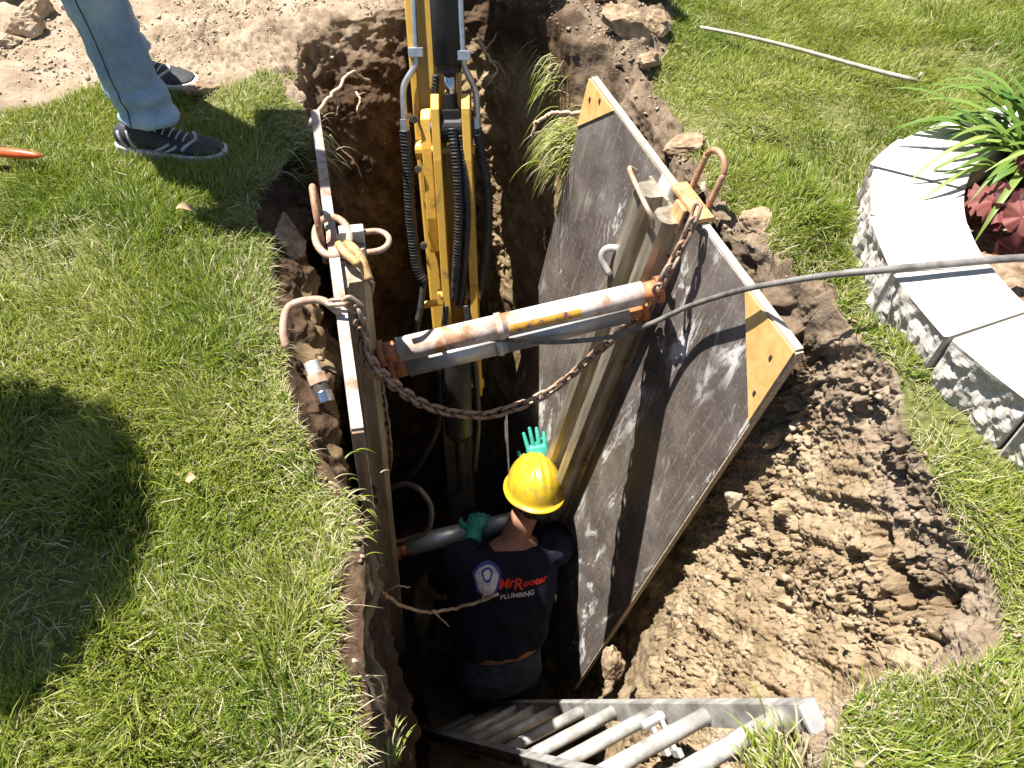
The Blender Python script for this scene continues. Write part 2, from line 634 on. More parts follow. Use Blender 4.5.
def remesh(mb, voxel=0.008, it=6, disp=None):
    """Fuse the lofted pieces of a body into one continuous skin."""
    me = mb.mesh('tmp')
    o = bpy.data.objects.new('tmp', me)
    COL.objects.link(o)
    r = o.modifiers.new('r', 'REMESH')
    r.mode = 'VOXEL'
    r.voxel_size = voxel
    s = o.modifiers.new('s', 'SMOOTH')
    s.iterations = it
    s.factor = 0.5
    dg = bpy.context.evaluated_depsgraph_get()
    ev = o.evaluated_get(dg)
    out = bpy.data.meshes.new_from_object(ev)
    bpy.data.objects.remove(o)
    if disp is not None:
        n = len(out.vertices)
        co = np.empty(n * 3)
        out.vertices.foreach_get('co', co)
        no = np.empty(n * 3)
        out.vertices.foreach_get('normal', no)
        co, no = co.reshape(-1, 3), no.reshape(-1, 3)
        co = co + no * disp(co)[:, None]
        out.vertices.foreach_set('co', co.ravel())
        out.update()
    out.materials.clear()
    return out


def lump(c, r, seed=0, sq=(1, 1, 1), sub=3, amp=.35, freq=1.3):
    """angular clod / rock mesh data as (verts, faces)"""
    bm = bmesh.new()
    bmesh.ops.create_icosphere(bm, subdivisions=sub, radius=1)
    V = np.array([v.co[:] for v in bm.verts])
    F = [tuple(v.index for v in f.verts) for f in bm.faces]
    bm.free()
    g = np.random.default_rng(seed)
    # chop with random planes for facets
    for k in range(7):
        n = g.normal(size=3)
        n /= np.linalg.norm(n)
        d = g.uniform(.55, .85)
        ex = np.maximum(V @ n - d, 0)
        V = V - ex[:, None] * n * .9
    V = V * (1 + amp * .5 * fbm(V * freq + seed * 3.1, 3, seed))[:, None]
    if sub >= 3:
        V = V * (1 + .06 * fbm(V * 6 + seed, 3, seed + 5))[:, None]
    q = Euler(g.uniform(-.6, .6, 3)).to_matrix()
    V = V * np.array(sq)
    V = V @ np.array(q).T
    return V * r + np.array(c), F


# ------------------------------------------------------------------ terrain
TAB = [  # rim, z=-0.3, z=-1.1, z=-3
    (-.17, .14, -.15, .20, -.15, .20, -.20, .20), (-.22, .30, -.215, .30, -.24, .30, -.45, .35),
    (-.25, .50, -.24, .50, -.28, .50, -.50, .50), (-.28, .65, -.27, .65, -.32, .65, -.52, .65),
    (-.31, .78, -.31, .78, -.37, .78, -.54, .78), (-.38, .90, -.36, .90, -.41, .90, -.55, .90),
    (-.46, 1.02, -.39, 1.02, -.43, 1.02, -.56, 1.02), (-.52, 1.2, -.43, 1.2, -.46, 1.2, -.58, 1.2),
    (-.57, 1.4, -.47, 1.4, -.50, 1.4, -.62, 1.4), (-.63, 1.6, -.52, 1.6, -.55, 1.6, -.66, 1.6),
    (-.69, 1.8, -.57, 1.8, -.60, 1.8, -.70, 1.8), (-.66, 1.95, -.61, 1.95, -.64, 1.95, -.73, 1.95),
    (-.63, 2.10, -.63, 2.10, -.66, 2.10, -.76, 2.1), (-.66, 2.30, -.64, 2.28, -.66, 2.28, -.76, 2.3),
    (-.70, 2.45, -.62, 2.42, -.62, 2.42, -.70, 2.4), (-.72, 2.62, -.58, 2.52, -.58, 2.50, -.60, 2.5),
    (-.62, 2.78, -.50, 2.66, -.48, 2.64, -.50, 2.6), (-.45, 2.92, -.38, 2.80, -.36, 2.76, -.36, 2.72),
    (-.28, 3.02, -.28, 2.93, -.32, 2.88, -.36, 2.78), (-.12, 3.02, -.14, 2.90, -.22, 2.84, -.33, 2.76),
    (.0, 2.92, -.03, 2.80, -.12, 2.74, -.28, 2.68), (.11, 2.76, .06, 2.69, -.03, 2.63, -.22, 2.56),
    (.19, 2.62, .15, 2.56, .07, 2.51, -.14, 2.45), (.27, 2.48, .22, 2.42, .13, 2.40, -.07, 2.38),
    (.36, 2.33, .31, 2.30, .18, 2.30, -.05, 2.3), (.44, 2.10, .37, 2.10, .25, 2.10, .02, 2.1),
    (.51, 1.85, .46, 1.85, .34, 1.85, .10, 1.85), (.59, 1.60, .53, 1.60, .42, 1.60, .17, 1.6),
    (.68, 1.38, .61, 1.38, .50, 1.38, .25, 1.38), (.76, 1.22, .68, 1.22, .56, 1.24, .32, 1.2),
    (.80, 1.10, .72, 1.10, .53, 1.14, .35, 1.1), (.80, .98, .73, .98, .50, 1.02, .35, 1.0),
    (.83, .86, .75, .85, .46, .90, .33, .88), (.86, .74, .77, .73, .43, .78, .30, .76),
    (.88, .63, .77, .63, .40, .68, .27, .66), (.85, .55, .73, .56, .38, .60, .25, .58),
    (.74, .49, .65, .51, .35, .53, .23, .52), (.62, .47, .56, .48, .33, .48, .21, .46),
    (.54, .42, .51, .43, .32, .42, .20, .40), (.47, .33, .46, .35, .30, .35, .18, .33),
    (.36, .20, .36, .22, .25, .25, .14, .25), (.20, .10, .20, .12, .15, .18, .10, .20), (.0, .08, .0, .11, .0, .16, .0, .18)]
TAB = np.array(TAB)


def pc(P, S):
    """closed catmull-rom through P (n,2) sampled at S params in [0,n)"""
    n = len(P)
    i = np.floor(S).astype(int) % n
    t = (S - np.floor(S))[:, None]
    p0, p1, p2, p3 = P[(i - 1) % n], P[i], P[(i + 1) % n], P[(i + 2) % n]
    return 0.5 * (2 * p1 + (p2 - p0) * t + (2 * p0 - 5 * p1 + 4 * p2 - p3) * t ** 2 + (3 * p1 - p0 - 3 * p2 + p3) * t ** 3)


NS = 1900
rimc = TAB[:, :2]
seg = np.linalg.norm(np.roll(rimc, -1, 0) - rimc, axis=1)
cum = np.concatenate([[0], np.cumsum(seg)])
dens = np.where((np.arange(len(TAB)) >= 28) & (np.arange(len(TAB)) <= 39), 3.6, 1.0) * seg     # finer mesh on the sunlit bank
cumd = np.concatenate([[0], np.cumsum(dens)])
S = np.interp(np.linspace(0, cumd[-1], NS, endpoint=False), cumd, np.arange(len(TAB) + 1))
RING = [pc(TAB[:, 2 * k:2 * k + 2], S) for k in range(4)]
_tn = np.roll(RING[0], -1, 0) - np.roll(RING[0], 1, 0)
_tn /= np.linalg.norm(_tn, axis=1, keepdims=True)
_nn = np.stack([-_tn[:, 1], _tn[:, 0]], 1)
_q = np.concatenate([RING[0], np.zeros((NS, 1))], 1)
_am = np.where(RING[0][:, 1] > 2.3, .045, .014)
RING[0] = RING[0] + _nn * (_am * fbm(_q * 7, 4, 41))[:, None]
RIM = RING[0]
CEN = np.array([.06, 1.45])

# lawns (outside the bare soil), as ground outlines


def W(px, py, z=0):
    p = Pz(px, py, z)
    return (p.x, p.y)


RIGHT_LAWN = [(.55, 9), (.5, 3.6), W(640, 0), W(668, 35), W(656, 90), W(690, 140), W(715, 195), W(748, 235), W(790, 285), W(822, 320),
              W(852, 380), W(878, 445), W(915, 488), W(955, 538), W(985, 588), W(1008, 640), W(965, 655), W(905, 664), W(850, 690), W(810, 715),
              W(775, 742), (.40, .26), (.2, .06), (0, .03), (-.02, -4), (9, -4), (9, 9)]
LEFT_LAWN = [(-9, 2.4), W(-60, 118), W(0, 112), W(60, 98), W(115, 86), W(170, 92), W(215, 92), W(250, 78), W(285, 80), W(300, 105), W(308, 135), W(300, 160),
             W(270, 190), W(262, 225), W(276, 290), W(288, 350), W(292, 400), W(308, 440), W(335, 490), W(346, 540), W(350, 600), W(354, 690), W(366, 745),
             (-.16, .12), (-.02, .05), (-.02, -4), (-9, -4)]
BEDC, BEDR = np.array([1.53, 1.34]), .725


def bed_warp(y):
    return np.where(y > 1.66, 1.66 + (y - 1.66) * .68, y)


def bed_r(x, y):
    yy = np.where(y > 1.66, 1.66 + (y - 1.66) / .68, y)
    return np.hypot(x - BEDC[0], yy - BEDC[1])



def in_lawn(x, y, wob=0.03):
    q = P3(x, y)
    dx = wob * fbm(q * 9, 3, 3)
    dy = wob * fbm(q * 9 + 50, 3, 4)
    return inpoly(x + dx, y + dy, RIGHT_LAWN) | inpoly(x + dx, y + dy, LEFT_LAWN)


def gz(x, y):
    """height of the ground before fine crumbs"""
    q = P3(x, y)
    z = .012 * fbm(q * 2.2, 3, 9)
    far = np.exp(-(((x - .36) / .25) ** 2 + ((y - 2.75) / .38) ** 2))
    z = z + .14 * far * (.8 + .5 * fbm(q * 6, 3, 31))
    z = z + .07 * np.exp(-(((x - .72) / .12) ** 2 + ((y - 1.75) / .5) ** 2)) * (.7 + .8 * fbm(q * 7, 3, 33))
    z = z + .05 * np.exp(-(((x - .85) / .07) ** 2 + ((y - 1.1) / .2) ** 2)) * (.7 + .8 * fbm(q * 7, 3, 33))
    rb = np.hypot(x - 1.53, y - 1.34)
    z = z + .075 * np.clip(1 - (rb - .70) / .30, 0, 1) ** 1.5
    return z


HOLLOWS = [(880, 545, .030, .06), (905, 592, .035, .075), (938, 600, .028, .06), (780, 610, .022, .035), (735, 560, .02, .03), (850, 640, .022, .035), (700, 640, .02, .03)]


def wall_disp(P, Nrm, bank):
    out = np.empty(len(P))
    m = bank > .001
    Q = P[~m]
    w1, w2, _ = worley(Q * 13, 2)
    out[~m] = .030 * fbm(Q * 5, 4, 12) + .016 * fbm(Q * 17, 4, 15) + .014 * np.clip(.55 - w1, -.4, .5) + .006 * fbm(Q * 45, 3, 16)
    out[~m] *= 1 - .6 * np.clip((Q[:, 0] + .08) / .08, 0, 1) * np.clip((Q[:, 1] - 2.3) / .1, 0, 1)
    out[~m] += .075 * np.exp(-((Q[:, 2] + .10) / .085) ** 2) * np.clip((-.3 - Q[:, 0]) / .1, 0, 1) * np.clip((Q[:, 1] - .98) / .12, 0, 1) * np.clip((1.98 - Q[:, 1]) / .12, 0, 1) * (.7 + .5 * fbm(Q * 6, 3, 77))
    Q = P[m]
    bk = bank[m]
    g = np.array([.05, -.6, .8])
    pr = np.cross(np.array([-.9, 0, .4]), g)
    pr /= np.linalg.norm(pr)
    along, across = Q @ g, Q @ pr
    groove = terr(fbm(np.stack([across * 30, along * 2.6, np.zeros(len(Q))], 1), 3, 40), 4)
    rough = np.clip(fbm(Q * 4 + 9, 3, 21) * 1.6 + .55, 0, 1)
    wp = Q + .014 * np.stack([fbm(Q * 28, 2, 1), fbm(Q * 28, 2, 2), fbm(Q * 28, 2, 3)], 1)
    an = np.stack([across * 19, along * 16, (Q @ np.array([-.9, 0, .4])) * 15], 1)
    anw = np.stack([wp @ pr * 20, wp @ g * 16, (wp @ np.array([-.9, 0, .4])) * 15], 1)
    a1, a2, ac = worley(anw, 52)
    b1, b2, bc = worley(wp * 52, 53)
    ck1 = np.clip((a2 - a1) / .14, 0, 1)
    ck2 = np.clip((b2 - b1) / .20, 0, 1)
    flakes = terr(fbm(an * .55, 4, 57), 5)
    fl2 = terr(fbm(wp * 42, 3, 58), 4)
    clods = rough * ((ac - .5) * .030 - .020 * (1 - ck1) + .012 * (bc - .5) - .008 * (1 - ck2) + .012 * fl2) + (1 - rough) * (.004 * (bc - .5) - .004 * (1 - ck1) + .004 * fl2)
    db = .016 * fbm(Q * 5, 3, 12) + .013 * groove * (1 - .6 * rough) + .016 * flakes * (.35 + .65 * rough) + clods + .005 * fbm(Q * 75, 3, 50) + .0025 * fbm(Q * 190, 2, 51)
    px, py, _ = project(Q[:, 0], Q[:, 1], Q[:, 2])
    for hx, hy, rr, dd in HOLLOWS:
        c = Q[np.argmin((px - hx) ** 2 + (py - hy) ** 2)]
        e = Q - c
        e = e + .016 * np.stack([fbm(Q * 24, 3, 5)] * 3, 1)
        db = db - dd * np.exp(-((e ** 2).sum(1) / rr ** 2) ** 1.5)
    out[m] = db * bk + (.02 * fbm(Q * 9, 3, 12)) * (1 - bk)
    return out


def make_ground():
    # wall part: t from rim to floor
    zs = np.concatenate([np.linspace(0, -.3, 110), np.linspace(-.3, -1.1, 250)[1:], np.linspace(-1.1, -2.9, 110)[1:]])
    kz = np.array([0, -.3, -1.1, -2.9])
    grid = []
    for z in zs:
        k = np.searchsorted(-kz, -z, side='right') - 1
        k = min(max(k, 0), 2)
        t = (z - kz[k]) / (kz[k + 1] - kz[k])
        # smooth hermite-like between rings
        p1, p2 = RING[k], RING[k + 1]
        m1 = (RING[k + 1] - RING[max(k - 1, 0)]) / (kz[k + 1] - kz[max(k - 1, 0)]) * (kz[k + 1] - kz[k])
        m2 = (RING[min(k + 2, 3)] - RING[k]) / (kz[min(k + 2, 3)] - kz[k]) * (kz[k + 1] - kz[k])
        h = (2 * t ** 3 - 3 * t ** 2 + 1) * p1 + (t ** 3 - 2 * t ** 2 + t) * m1 + (-2 * t ** 3 + 3 * t ** 2) * p2 + (t ** 3 - t ** 2) * m2
        grid.append(np.concatenate([h, np.full((NS, 1), z)], 1))
    G = np.array(grid)                        # (T,NS,3)
    du = np.roll(G, -1, 1) - np.roll(G, 1, 1)
    dv = np.gradient(G, axis=0)
    Nn = np.cross(du, dv)
    Nn /= np.linalg.norm(Nn, axis=2, keepdims=True) + 1e-9
    mid = G.mean(axis=1, keepdims=True)
    # make normals point into the pit
    sgn = np.sign(((mid - G) * Nn)[..., :2].sum(2, keepdims=True).mean())
    Nn *= sgn if sgn != 0 else 1
    P = G.reshape(-1, 3)
    bank = np.clip((P[:, 0] - .18) / .12, 0, 1) * np.clip((1.32 - P[:, 1]) / .08, 0, 1) * np.clip((P[:, 2] + 1.7) / .3, 0, 1)
    D = wall_disp(P, Nn.reshape(-1, 3), bank).reshape(G.shape[:2])
    fade = np.clip(-zs / .05, 0, 1)[:, None]
    Gd = G + Nn * (D * (.25 + .75 * fade))[..., None]
    rz = gz(RIM[:, 0], RIM[:, 1])
    Gd[..., 2] += rz[None] * np.exp(zs / .25)[:, None]
    # ground part: rings outward
    sc = 1 + np.concatenate([np.linspace(0, .9, 120)[1:], np.geomspace(.9, 60, 60)[1:]])
    out = []
    for s_ in sc[::-1]:
        xy = CEN + (RIM - CEN) * s_
        out.append(np.concatenate([xy, np.zeros((NS, 1))], 1))
    O = np.array(out)
    Of = O.reshape(-1, 3)
    x, y = Of[:, 0], Of[:, 1]
    lawn = in_lawn(x, y).astype(float)
    w1, w2, _ = worley(P3(x, y) * 22, 3)
    w1c, w2c, _ = worley(P3(x, y) * 60, 5)
    near = (np.hypot(x, y - 1.5) < 4).astype(float)
    rough = np.clip(.45 + fbm(P3(x, y) * 3, 3, 61), .08, 1)
    q3 = P3(x, y)
    crumb = near * (1 - lawn) * (rough * (.016 * (.55 - w1) + .010 * np.clip((w2 - w1) * 3, 0, 1) + .012 * (.5 - w1c) + .018 * terr(fbm(q3 * 9, 4, 62), 5)) + .006 * fbm(q3 * 45, 3, 63) + .004 * fbm(q3 * 95, 2, 64))
    Of[:, 2] = gz(x, y) + crumb
    ang = np.tile(np.linspace(0, 1, NS), len(sc))
    O = Of.reshape(O.shape)
    # blend the rim ring of the ground into the wall's rim
    full = np.concatenate([O, Gd], 0)
    T = full.shape[0]
    V = full.reshape(-1, 3)
    # floor centre fan
    fl = np.array([[CEN[0] - .12, CEN[1], -2.92]])
    idx = np.arange(T * NS).reshape(T, NS)
    a, b = idx[:-1], idx[1:]
    F4 = np.stack([a, np.roll(a, -1, 1), np.roll(b, -1, 1), b], -1).reshape(-1, 4)
    last = idx[-1]
    F3 = np.stack([last, np.roll(last, -1), np.full(NS, len(V))], -1)
    V = np.concatenate([V, fl])
    lw = np.concatenate([lawn, np.zeros(Gd.shape[0] * NS + 1)])
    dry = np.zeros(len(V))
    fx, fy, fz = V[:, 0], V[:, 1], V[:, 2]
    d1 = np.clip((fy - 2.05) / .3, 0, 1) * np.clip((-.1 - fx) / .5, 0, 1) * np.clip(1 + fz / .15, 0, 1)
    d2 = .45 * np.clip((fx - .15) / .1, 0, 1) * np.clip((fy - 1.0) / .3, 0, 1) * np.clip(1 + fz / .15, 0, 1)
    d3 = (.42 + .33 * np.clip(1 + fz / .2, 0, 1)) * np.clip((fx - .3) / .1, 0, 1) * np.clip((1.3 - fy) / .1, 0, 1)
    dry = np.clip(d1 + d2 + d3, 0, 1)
    shade_amt = 4.0 * np.clip((-.20 - fx) / .08, 0, 1) * np.clip(np.maximum((fy - 2.1) / .15, (-.2 - fz) / .15), 0, 1)  # shade put into the soil colour of the left and far walls
    me = np_mesh('ground', V, F4, F3, {'lawn': lw, 'dry': dry, 'wall_shade': shade_amt})
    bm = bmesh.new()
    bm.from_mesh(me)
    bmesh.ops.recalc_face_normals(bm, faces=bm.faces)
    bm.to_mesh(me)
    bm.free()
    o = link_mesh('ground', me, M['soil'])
    tag(o, 'bare soil and lawn ground with the open trench dug into it', 'ground', kind='structure')
    return Gd, zs


WALL, WZS = make_ground()


# ------------------------------------------------------------------ grass
def blades(base, h, az, lean, w, tint, droop=0.0):
    """arrays -> verts, quads, tris, tint; three-level bent blades"""
    n = len(h)
    d = np.stack([np.cos(az), np.sin(az), np.zeros(n)], 1)
    sd = np.stack([-np.sin(az), np.cos(az), np.zeros(n)], 1)
    up = np.array([0, 0, 1.0])
    hw = (w * .5)[:, None]
    tw = rng.uniform(-.9, .9, n)[:, None]
    s2 = sd * np.cos(tw) + d * np.sin(tw)
    rows = []
    for t, wf in ((0, 1.0), (.38, .95), (.72, .7)):
        c = base + up * (h * t * (1 - (.08 + .42 * lean ** 2) * t))[:, None] + d * (h * lean * .85 * t ** 1.7)[:, None]
        rows += [c - s2 * hw * wf, c + s2 * hw * wf]
    tip = base + up * (h * (.92 - .42 * lean ** 2 - droop))[:, None] + d * (h * lean * .85)[:, None]
    V = np.stack(rows + [tip], 1).reshape(-1, 3)
    i = np.arange(n)[:, None] * 7
    F4 = np.concatenate([i + np.array([[0, 1, 3, 2]]), i + np.array([[2, 3, 5, 4]])])
    F3 = i + np.array([[4, 5, 6]])
    return V, F4, F3, np.repeat(tint, 7)


def scatter_grass():
    xs, ys, dn = [], [], []

    def samp(x0, x1, y0, y1, dens):
        n = int((x1 - x0) * (y1 - y0) * dens)
        return rng.uniform(x0, x1, n), rng.uniform(y0, y1, n)
    x, y = samp(-2.6, 3.0, -.3, 3.6, 52000)
    px, py, dep = project(x, y, np.zeros_like(x) + .02)
    vis = (px > -70) & (px < 1094) & (py > -60) & (py < 850) & (y * CP + CAMZ * SP > .1)
    keep = vis | (rng.random(len(x)) < .07)
    keep &= ~((py < 170) & (rng.random(len(x)) < .25))
    x, y = x[keep], y[keep]
    x2, y2 = samp(-4.5, 5.0, -2.5, 6.5, 1500)
    o = (x2 < -2.6) | (x2 > 3.0) | (y2 < -.3) | (y2 > 3.6)
    x, y = np.concatenate([x, x2[o]]), np.concatenate([y, y2[o]])
    q = P3(x, y)
    k = in_lawn(x, y)
    # torn turf straggling over the bank's lip
    lip = RIM[(RIM[:, 0] > .5) & (RIM[:, 1] < 1.05)]
    near = np.where((x > .4) & (x < 1.05) & (y > .3) & (y < 1.15))[0]
    dl = np.full(len(near), 9.0)
    for p in lip[::6]:
        dl = np.minimum(dl, np.hypot(x[near] - p[0], y[near] - p[1]))
    k[near] |= (dl < .055) & (rng.random(len(near)) < .55) & (fbm(P3(x[near], y[near]) * 16, 2, 78) > -.25)
    rb = bed_r(x, y)
    k &= rb > BEDR + .012
    k &= ~inpoly(x, y, [tuple(p) for p in RIM[::6]])
    # thin patches
    thin = fbm(q * 3.2, 3, 70)
    k &= rng.random(len(x)) < np.clip(1.0 - .8 * np.clip(thin - .22, 0, 1) * 2, .18, 1)
    x, y, q, thin = x[k], y[k], q[k], thin[k]
    n = len(x)
    # distance to rim edge -> drier, shorter, trampled
    rd = np.full(n, 9.0)
    for p in RIM[::8]:
        rd = np.minimum(rd, np.hypot(x - p[0], y - p[1]))
    edge = np.clip(1 - rd / .16, 0, 1)
    tall = np.clip(.5 + .8 * fbm(q * 2.6, 3, 71), 0, 1)
    h = rng.uniform(.024, .054, n) * (.75 + .6 * tall)
    lng = rng.random(n) < .06
    h = np.where(lng, h * 1.55, h)
    h *= 1 - .3 * edge
    h = np.where(y > 2.0, h * .8, h)
    az0 = 3.2 * fbm(q * 4.5, 2, 72)
    az = az0 + rng.normal(0, .9, n)
    lean = np.clip(np.abs(rng.normal(.55, .32, n)) + .25 * edge, 0, 1.25)
    w = rng.uniform(.0016, .0034, n)
    tint = np.clip(.47 + .17 * rng.normal(size=n) + .20 * fbm(q * 3, 3, 73), 0, .76)
    dryp = np.clip(.07 + .22 * np.clip(thin, 0, 1) + .34 * edge + .13 * np.clip(fbm(q * 7, 2, 74), 0, 1), 0, .75)
    dr = rng.random(n) < dryp
    tint = np.where(dr, rng.uniform(.78, 1.0, n), tint)
    w = np.where(dr, w * .75, w)
    lean = np.where(dr, lean + .35, lean)
    base = P3(x, y, gz(x, y) - .004)
    V, F4, F3, T = blades(base, h, az, np.clip(lean, 0, 1.3), w, tint)
    me = np_mesh('grass', V, F4, F3, {'tint': T})
    o = link_mesh('grass', me, M['grass'])
    tag(o, 'sunlit green lawn grass with dry straw patches around the trench', 'grass', kind='stuff')
    print('blades', n)


scatter_grass()


def lawn_litter():
    # dry clippings lying in the grass
    n = 1500
    x, y = rng.uniform(-2.2, 2.2, n), rng.uniform(.1, 3.2, n)
    k = in_lawn(x, y) & (bed_r(x, y) > BEDR + .02)
    x, y = x[k], y[k]
    n = len(x)
    az = rng.uniform(0, 6.28, n)
    L = rng.uniform(.015, .045, n)
    z = gz(x, y) + rng.uniform(.012, .04, n)
    d = np.stack([np.cos(az), np.sin(az), rng.uniform(-.25, .25, n)], 1) * L[:, None] * .5
    s_ = np.stack([-np.sin(az), np.cos(az), np.zeros(n)], 1) * rng.uniform(.0006, .0012, n)[:, None]
    c = P3(x, y, z)
    V = np.stack([c - d - s_, c - d + s_, c + d + s_, c + d - s_], 1).reshape(-1, 3)
    F4 = np.arange(n)[:, None] * 4 + np.array([[0, 1, 2, 3]])
    me = np_mesh('grass_clippings', V, F4, None, {'tint': np.repeat(rng.uniform(.82, 1, n), 4)})
    tag(link_mesh('grass_clippings', me, M['grass']), 'dry straw clippings lying in the lawn', 'clippings', kind='stuff')


lawn_litter()


# ------------------------------------------------------------------ crumbs of soil
def crumbs():
    variants = []
    for v in range(10):
        g = np.random.default_rng(500 + v)
        bm = bmesh.new()
        for q in g.normal(size=(13, 3)):
            q = q / np.linalg.norm(q) * g.uniform(.65, 1.15)
            bm.verts.new((q[0] * g.uniform(.9, 1.4), q[1], q[2] * .75))
        res = bmesh.ops.convex_hull(bm, input=bm.verts)
        bmesh.ops.delete(bm, geom=[e for e in res['geom_interior'] if isinstance(e, bmesh.types.BMVert)], context='VERTS')
        bmesh.ops.triangulate(bm, faces=bm.faces)
        bm.verts.index_update()
        variants.append((np.array([w_.co[:] for w_ in bm.verts]), np.array([[w_.index for w_ in f.verts] for f in bm.faces])))
        bm.free()
    pos, siz = [], []
    # on bare ground
    n = 70000
    x, y = rng.uniform(-2.2, 1.4, n), rng.uniform(.1, 3.6, n)
    k = ~in_lawn(x, y) & ~inpoly(x, y, [tuple(p) for p in RIM[::6]]) & (np.hypot(x - BEDC[0], y - BEDC[1]) > BEDR + .01)
    clump = np.clip(.25 + 1.2 * fbm(P3(x, y) * 3.5, 3, 80) + .5 * np.exp(-((x - .45) / .3) ** 2), .05, 1)
    k &= rng.random(n) < clump * .6
    pos.append(P3(x[k], y[k], gz(x[k], y[k]) + .004))
    siz.append(np.exp(rng.normal(-5.75, .55, k.sum())))
    # kicked up on to the turf beside the trench
    k3 = np.searchsorted(np.cumsum(np.linalg.norm(np.roll(RIM, -1, 0) - RIM, axis=1)), rng.uniform(0, 7.5, 1100)) % len(RIM)
    j = RIM[k3] + (RIM[k3] - CEN) * rng.exponential(.05, len(k3))[:, None]
    ok = in_lawn(j[:, 0], j[:, 1]) & (bed_r(j[:, 0], j[:, 1]) > BEDR + .02)
    j = j[ok]
    pos.append(P3(j[:, 0], j[:, 1], gz(j[:, 0], j[:, 1]) + rng.uniform(.004, .022, len(j))))
    siz.append(np.exp(rng.normal(-6.0, .45, len(j))))
    # on the walls
    sel = WALL[4:350].reshape(-1, 3)
    bankm = (sel[:, 0] > .2) & (sel[:, 1] < 1.35)
    pr = np.where(bankm, .0075, .0004) * np.clip(.4 + 1.2 * fbm(sel * 5, 2, 81), 0, 1.5)
    k2 = rng.random(len(sel)) < pr
    pos.append(sel[k2])
    siz.append(np.exp(rng.normal(-5.2, .6, k2.sum())))
    pos, siz = np.concatenate(pos), np.clip(np.concatenate(siz), .0012, .02)
    n = len(pos)
    th = rng.uniform(0, 6.28, n)
    dr = np.clip((pos[:, 1] - 2.05) / .3, 0, 1) * np.clip((-.1 - pos[:, 0]) / .5, 0, 1) + .4 * (pos[:, 0] > .2) * (pos[:, 1] > 1.1) + .45 * (pos[:, 0] > .25) * (pos[:, 1] <= 1.1)
    dr = np.clip(dr + rng.normal(0, .15, n), 0, 1)
    Vs, Fs, Ds, off = [], [], [], 0
    for v, (B, F) in enumerate(variants):
        m = np.arange(n) % len(variants) == v
        k = int(m.sum())
        c, s_ = np.cos(th[m])[:, None], np.sin(th[m])[:, None]
        A = np.stack([B[None, :, 0] * c - B[None, :, 1] * s_, B[None, :, 0] * s_ + B[None, :, 1] * c, np.repeat(B[None, :, 2], k, 0)], -1)
        A = A * siz[m][:, None, None] + pos[m][:, None, :]
        Vs.append(A.reshape(-1, 3))
        Fs.append((off + np.arange(k)[:, None, None] * len(B) + F[None]).reshape(-1, 3))
        Ds.append(np.repeat(dr[m], len(B)))
        off += k * len(B)
    me = np_mesh('soil_crumbs', np.concatenate(Vs), None, np.concatenate(Fs), {'dry': np.concatenate(Ds)})
    tag(link_mesh('soil_crumbs', me, M['crumb']), 'loose brown soil crumbs scattered on bare earth and trench bank', 'soil', kind='stuff')
    print('crumbs', n)


crumbs()

# ------------------------------------------------------------------ stones and big clods


def rock(name, px, py, r, seed, label, cat, mat, sq=(1, 1, .7), z=None, group=None, world=None, rot=None, sub=4):
    p = Vector(world) if world else Pz(px, py, z if z is not None else 0)
    zz = float(gz(np.array([p.x]), np.array([p.y]))[0]) if z is None and not world else p.z
    c = Vector((p.x, p.y, zz + r * sq[2] * .45))
    V, F = lump((0, 0, 0), r, seed, sq, sub, .4)
    if rot:
        V = V @ np.array(Euler(rot).to_matrix()).T
    V = V + np.array(c)
    mb = MB()
    mb.add([tuple(v) for v in V], F)
    o = mb.build(name, mat, loc=(p.x, p.y, zz))
    tag(o, label, cat, group)
    return o


rock('rock', 28, 32, .062, 11, 'angular brown rock in front of the pile at the top left corner', 'rock', M['rock'], (1.3, .8, .8), group='rocks at the top left')
rock('rock', 38, 16, .060, 12, 'larger brown rock behind the angular one in the top left pile', 'rock', M['rock'], (1.3, .8, .8), group='rocks at the top left')
rock('rock', 10, 42, .040, 13, 'small low rock nearest the left picture edge under the rock pile', 'rock', M['rock'], group='rocks at the top left')
rock('rock', 8, -4, .10, 14, 'big shaded rock at the very top left corner behind the pile', 'rock', M['rock'], (1.6, 1, .9), group='rocks at the top left')
rock('rock', 66, 8, .024, 15, 'small pale round stone beside the denim leg', 'stone', M['slab'], group='rocks at the top left')
rock('stone_slab', 645, 24, .085, 21, 'pale flat stone slab lying on the dirt beside the lawn', 'stone slab', M['slab'], (1.25, .75, .42), rot=(.25, .3, -.6))
rock('dirt_clod', 655, 52, .045, 22, 'brown clod tucked under the pale stone slab', 'clod', M['clod'], group='big clods right of the trench')
rock('dirt_clod', 625, 58, .075, 23, 'largest dark clod on the heap left of the stone slab', 'clod', M['clod'], (1.4, .9, .7), group='big clods right of the trench')
rock('dirt_clod', 600, 22, .055, 24, 'clod on the heap right of the excavator at the top edge', 'clod', M['clod'], group='big clods right of the trench')
rock('dirt_clod', 648, 78, .04, 25, 'small clod above the orange panel corner near the grass', 'clod', M['clod'], group='big clods right of the trench')
rock('dirt_clod', 688, 150, .05, 26, 'crumbly clod behind the rusty loop handle', 'clod', M['clod'], (1.4, .9, .6), group='big clods right of the trench')
rock('dirt_clod', 752, 240, .04, 27, 'low clod at the lawn edge beside the panel', 'clod', M['clod'], (1.2, 1, .6), group='big clods right of the trench')
rock('stone', 0, 0, .035, 29, 'tan broken stone on the bank beside the dark panel edge', 'stone', M['rock'], (.7, .5, 1.0), world=tuple(Pz(732, 503, -.46)))
rock('dirt_clod', 0, 0, .06, 30, 'brown clod at the foot of the dark panel near the ladder', 'clod', M['clod'], (.7, .7, 1.3), world=tuple(Pz(612, 668, -1.35)))
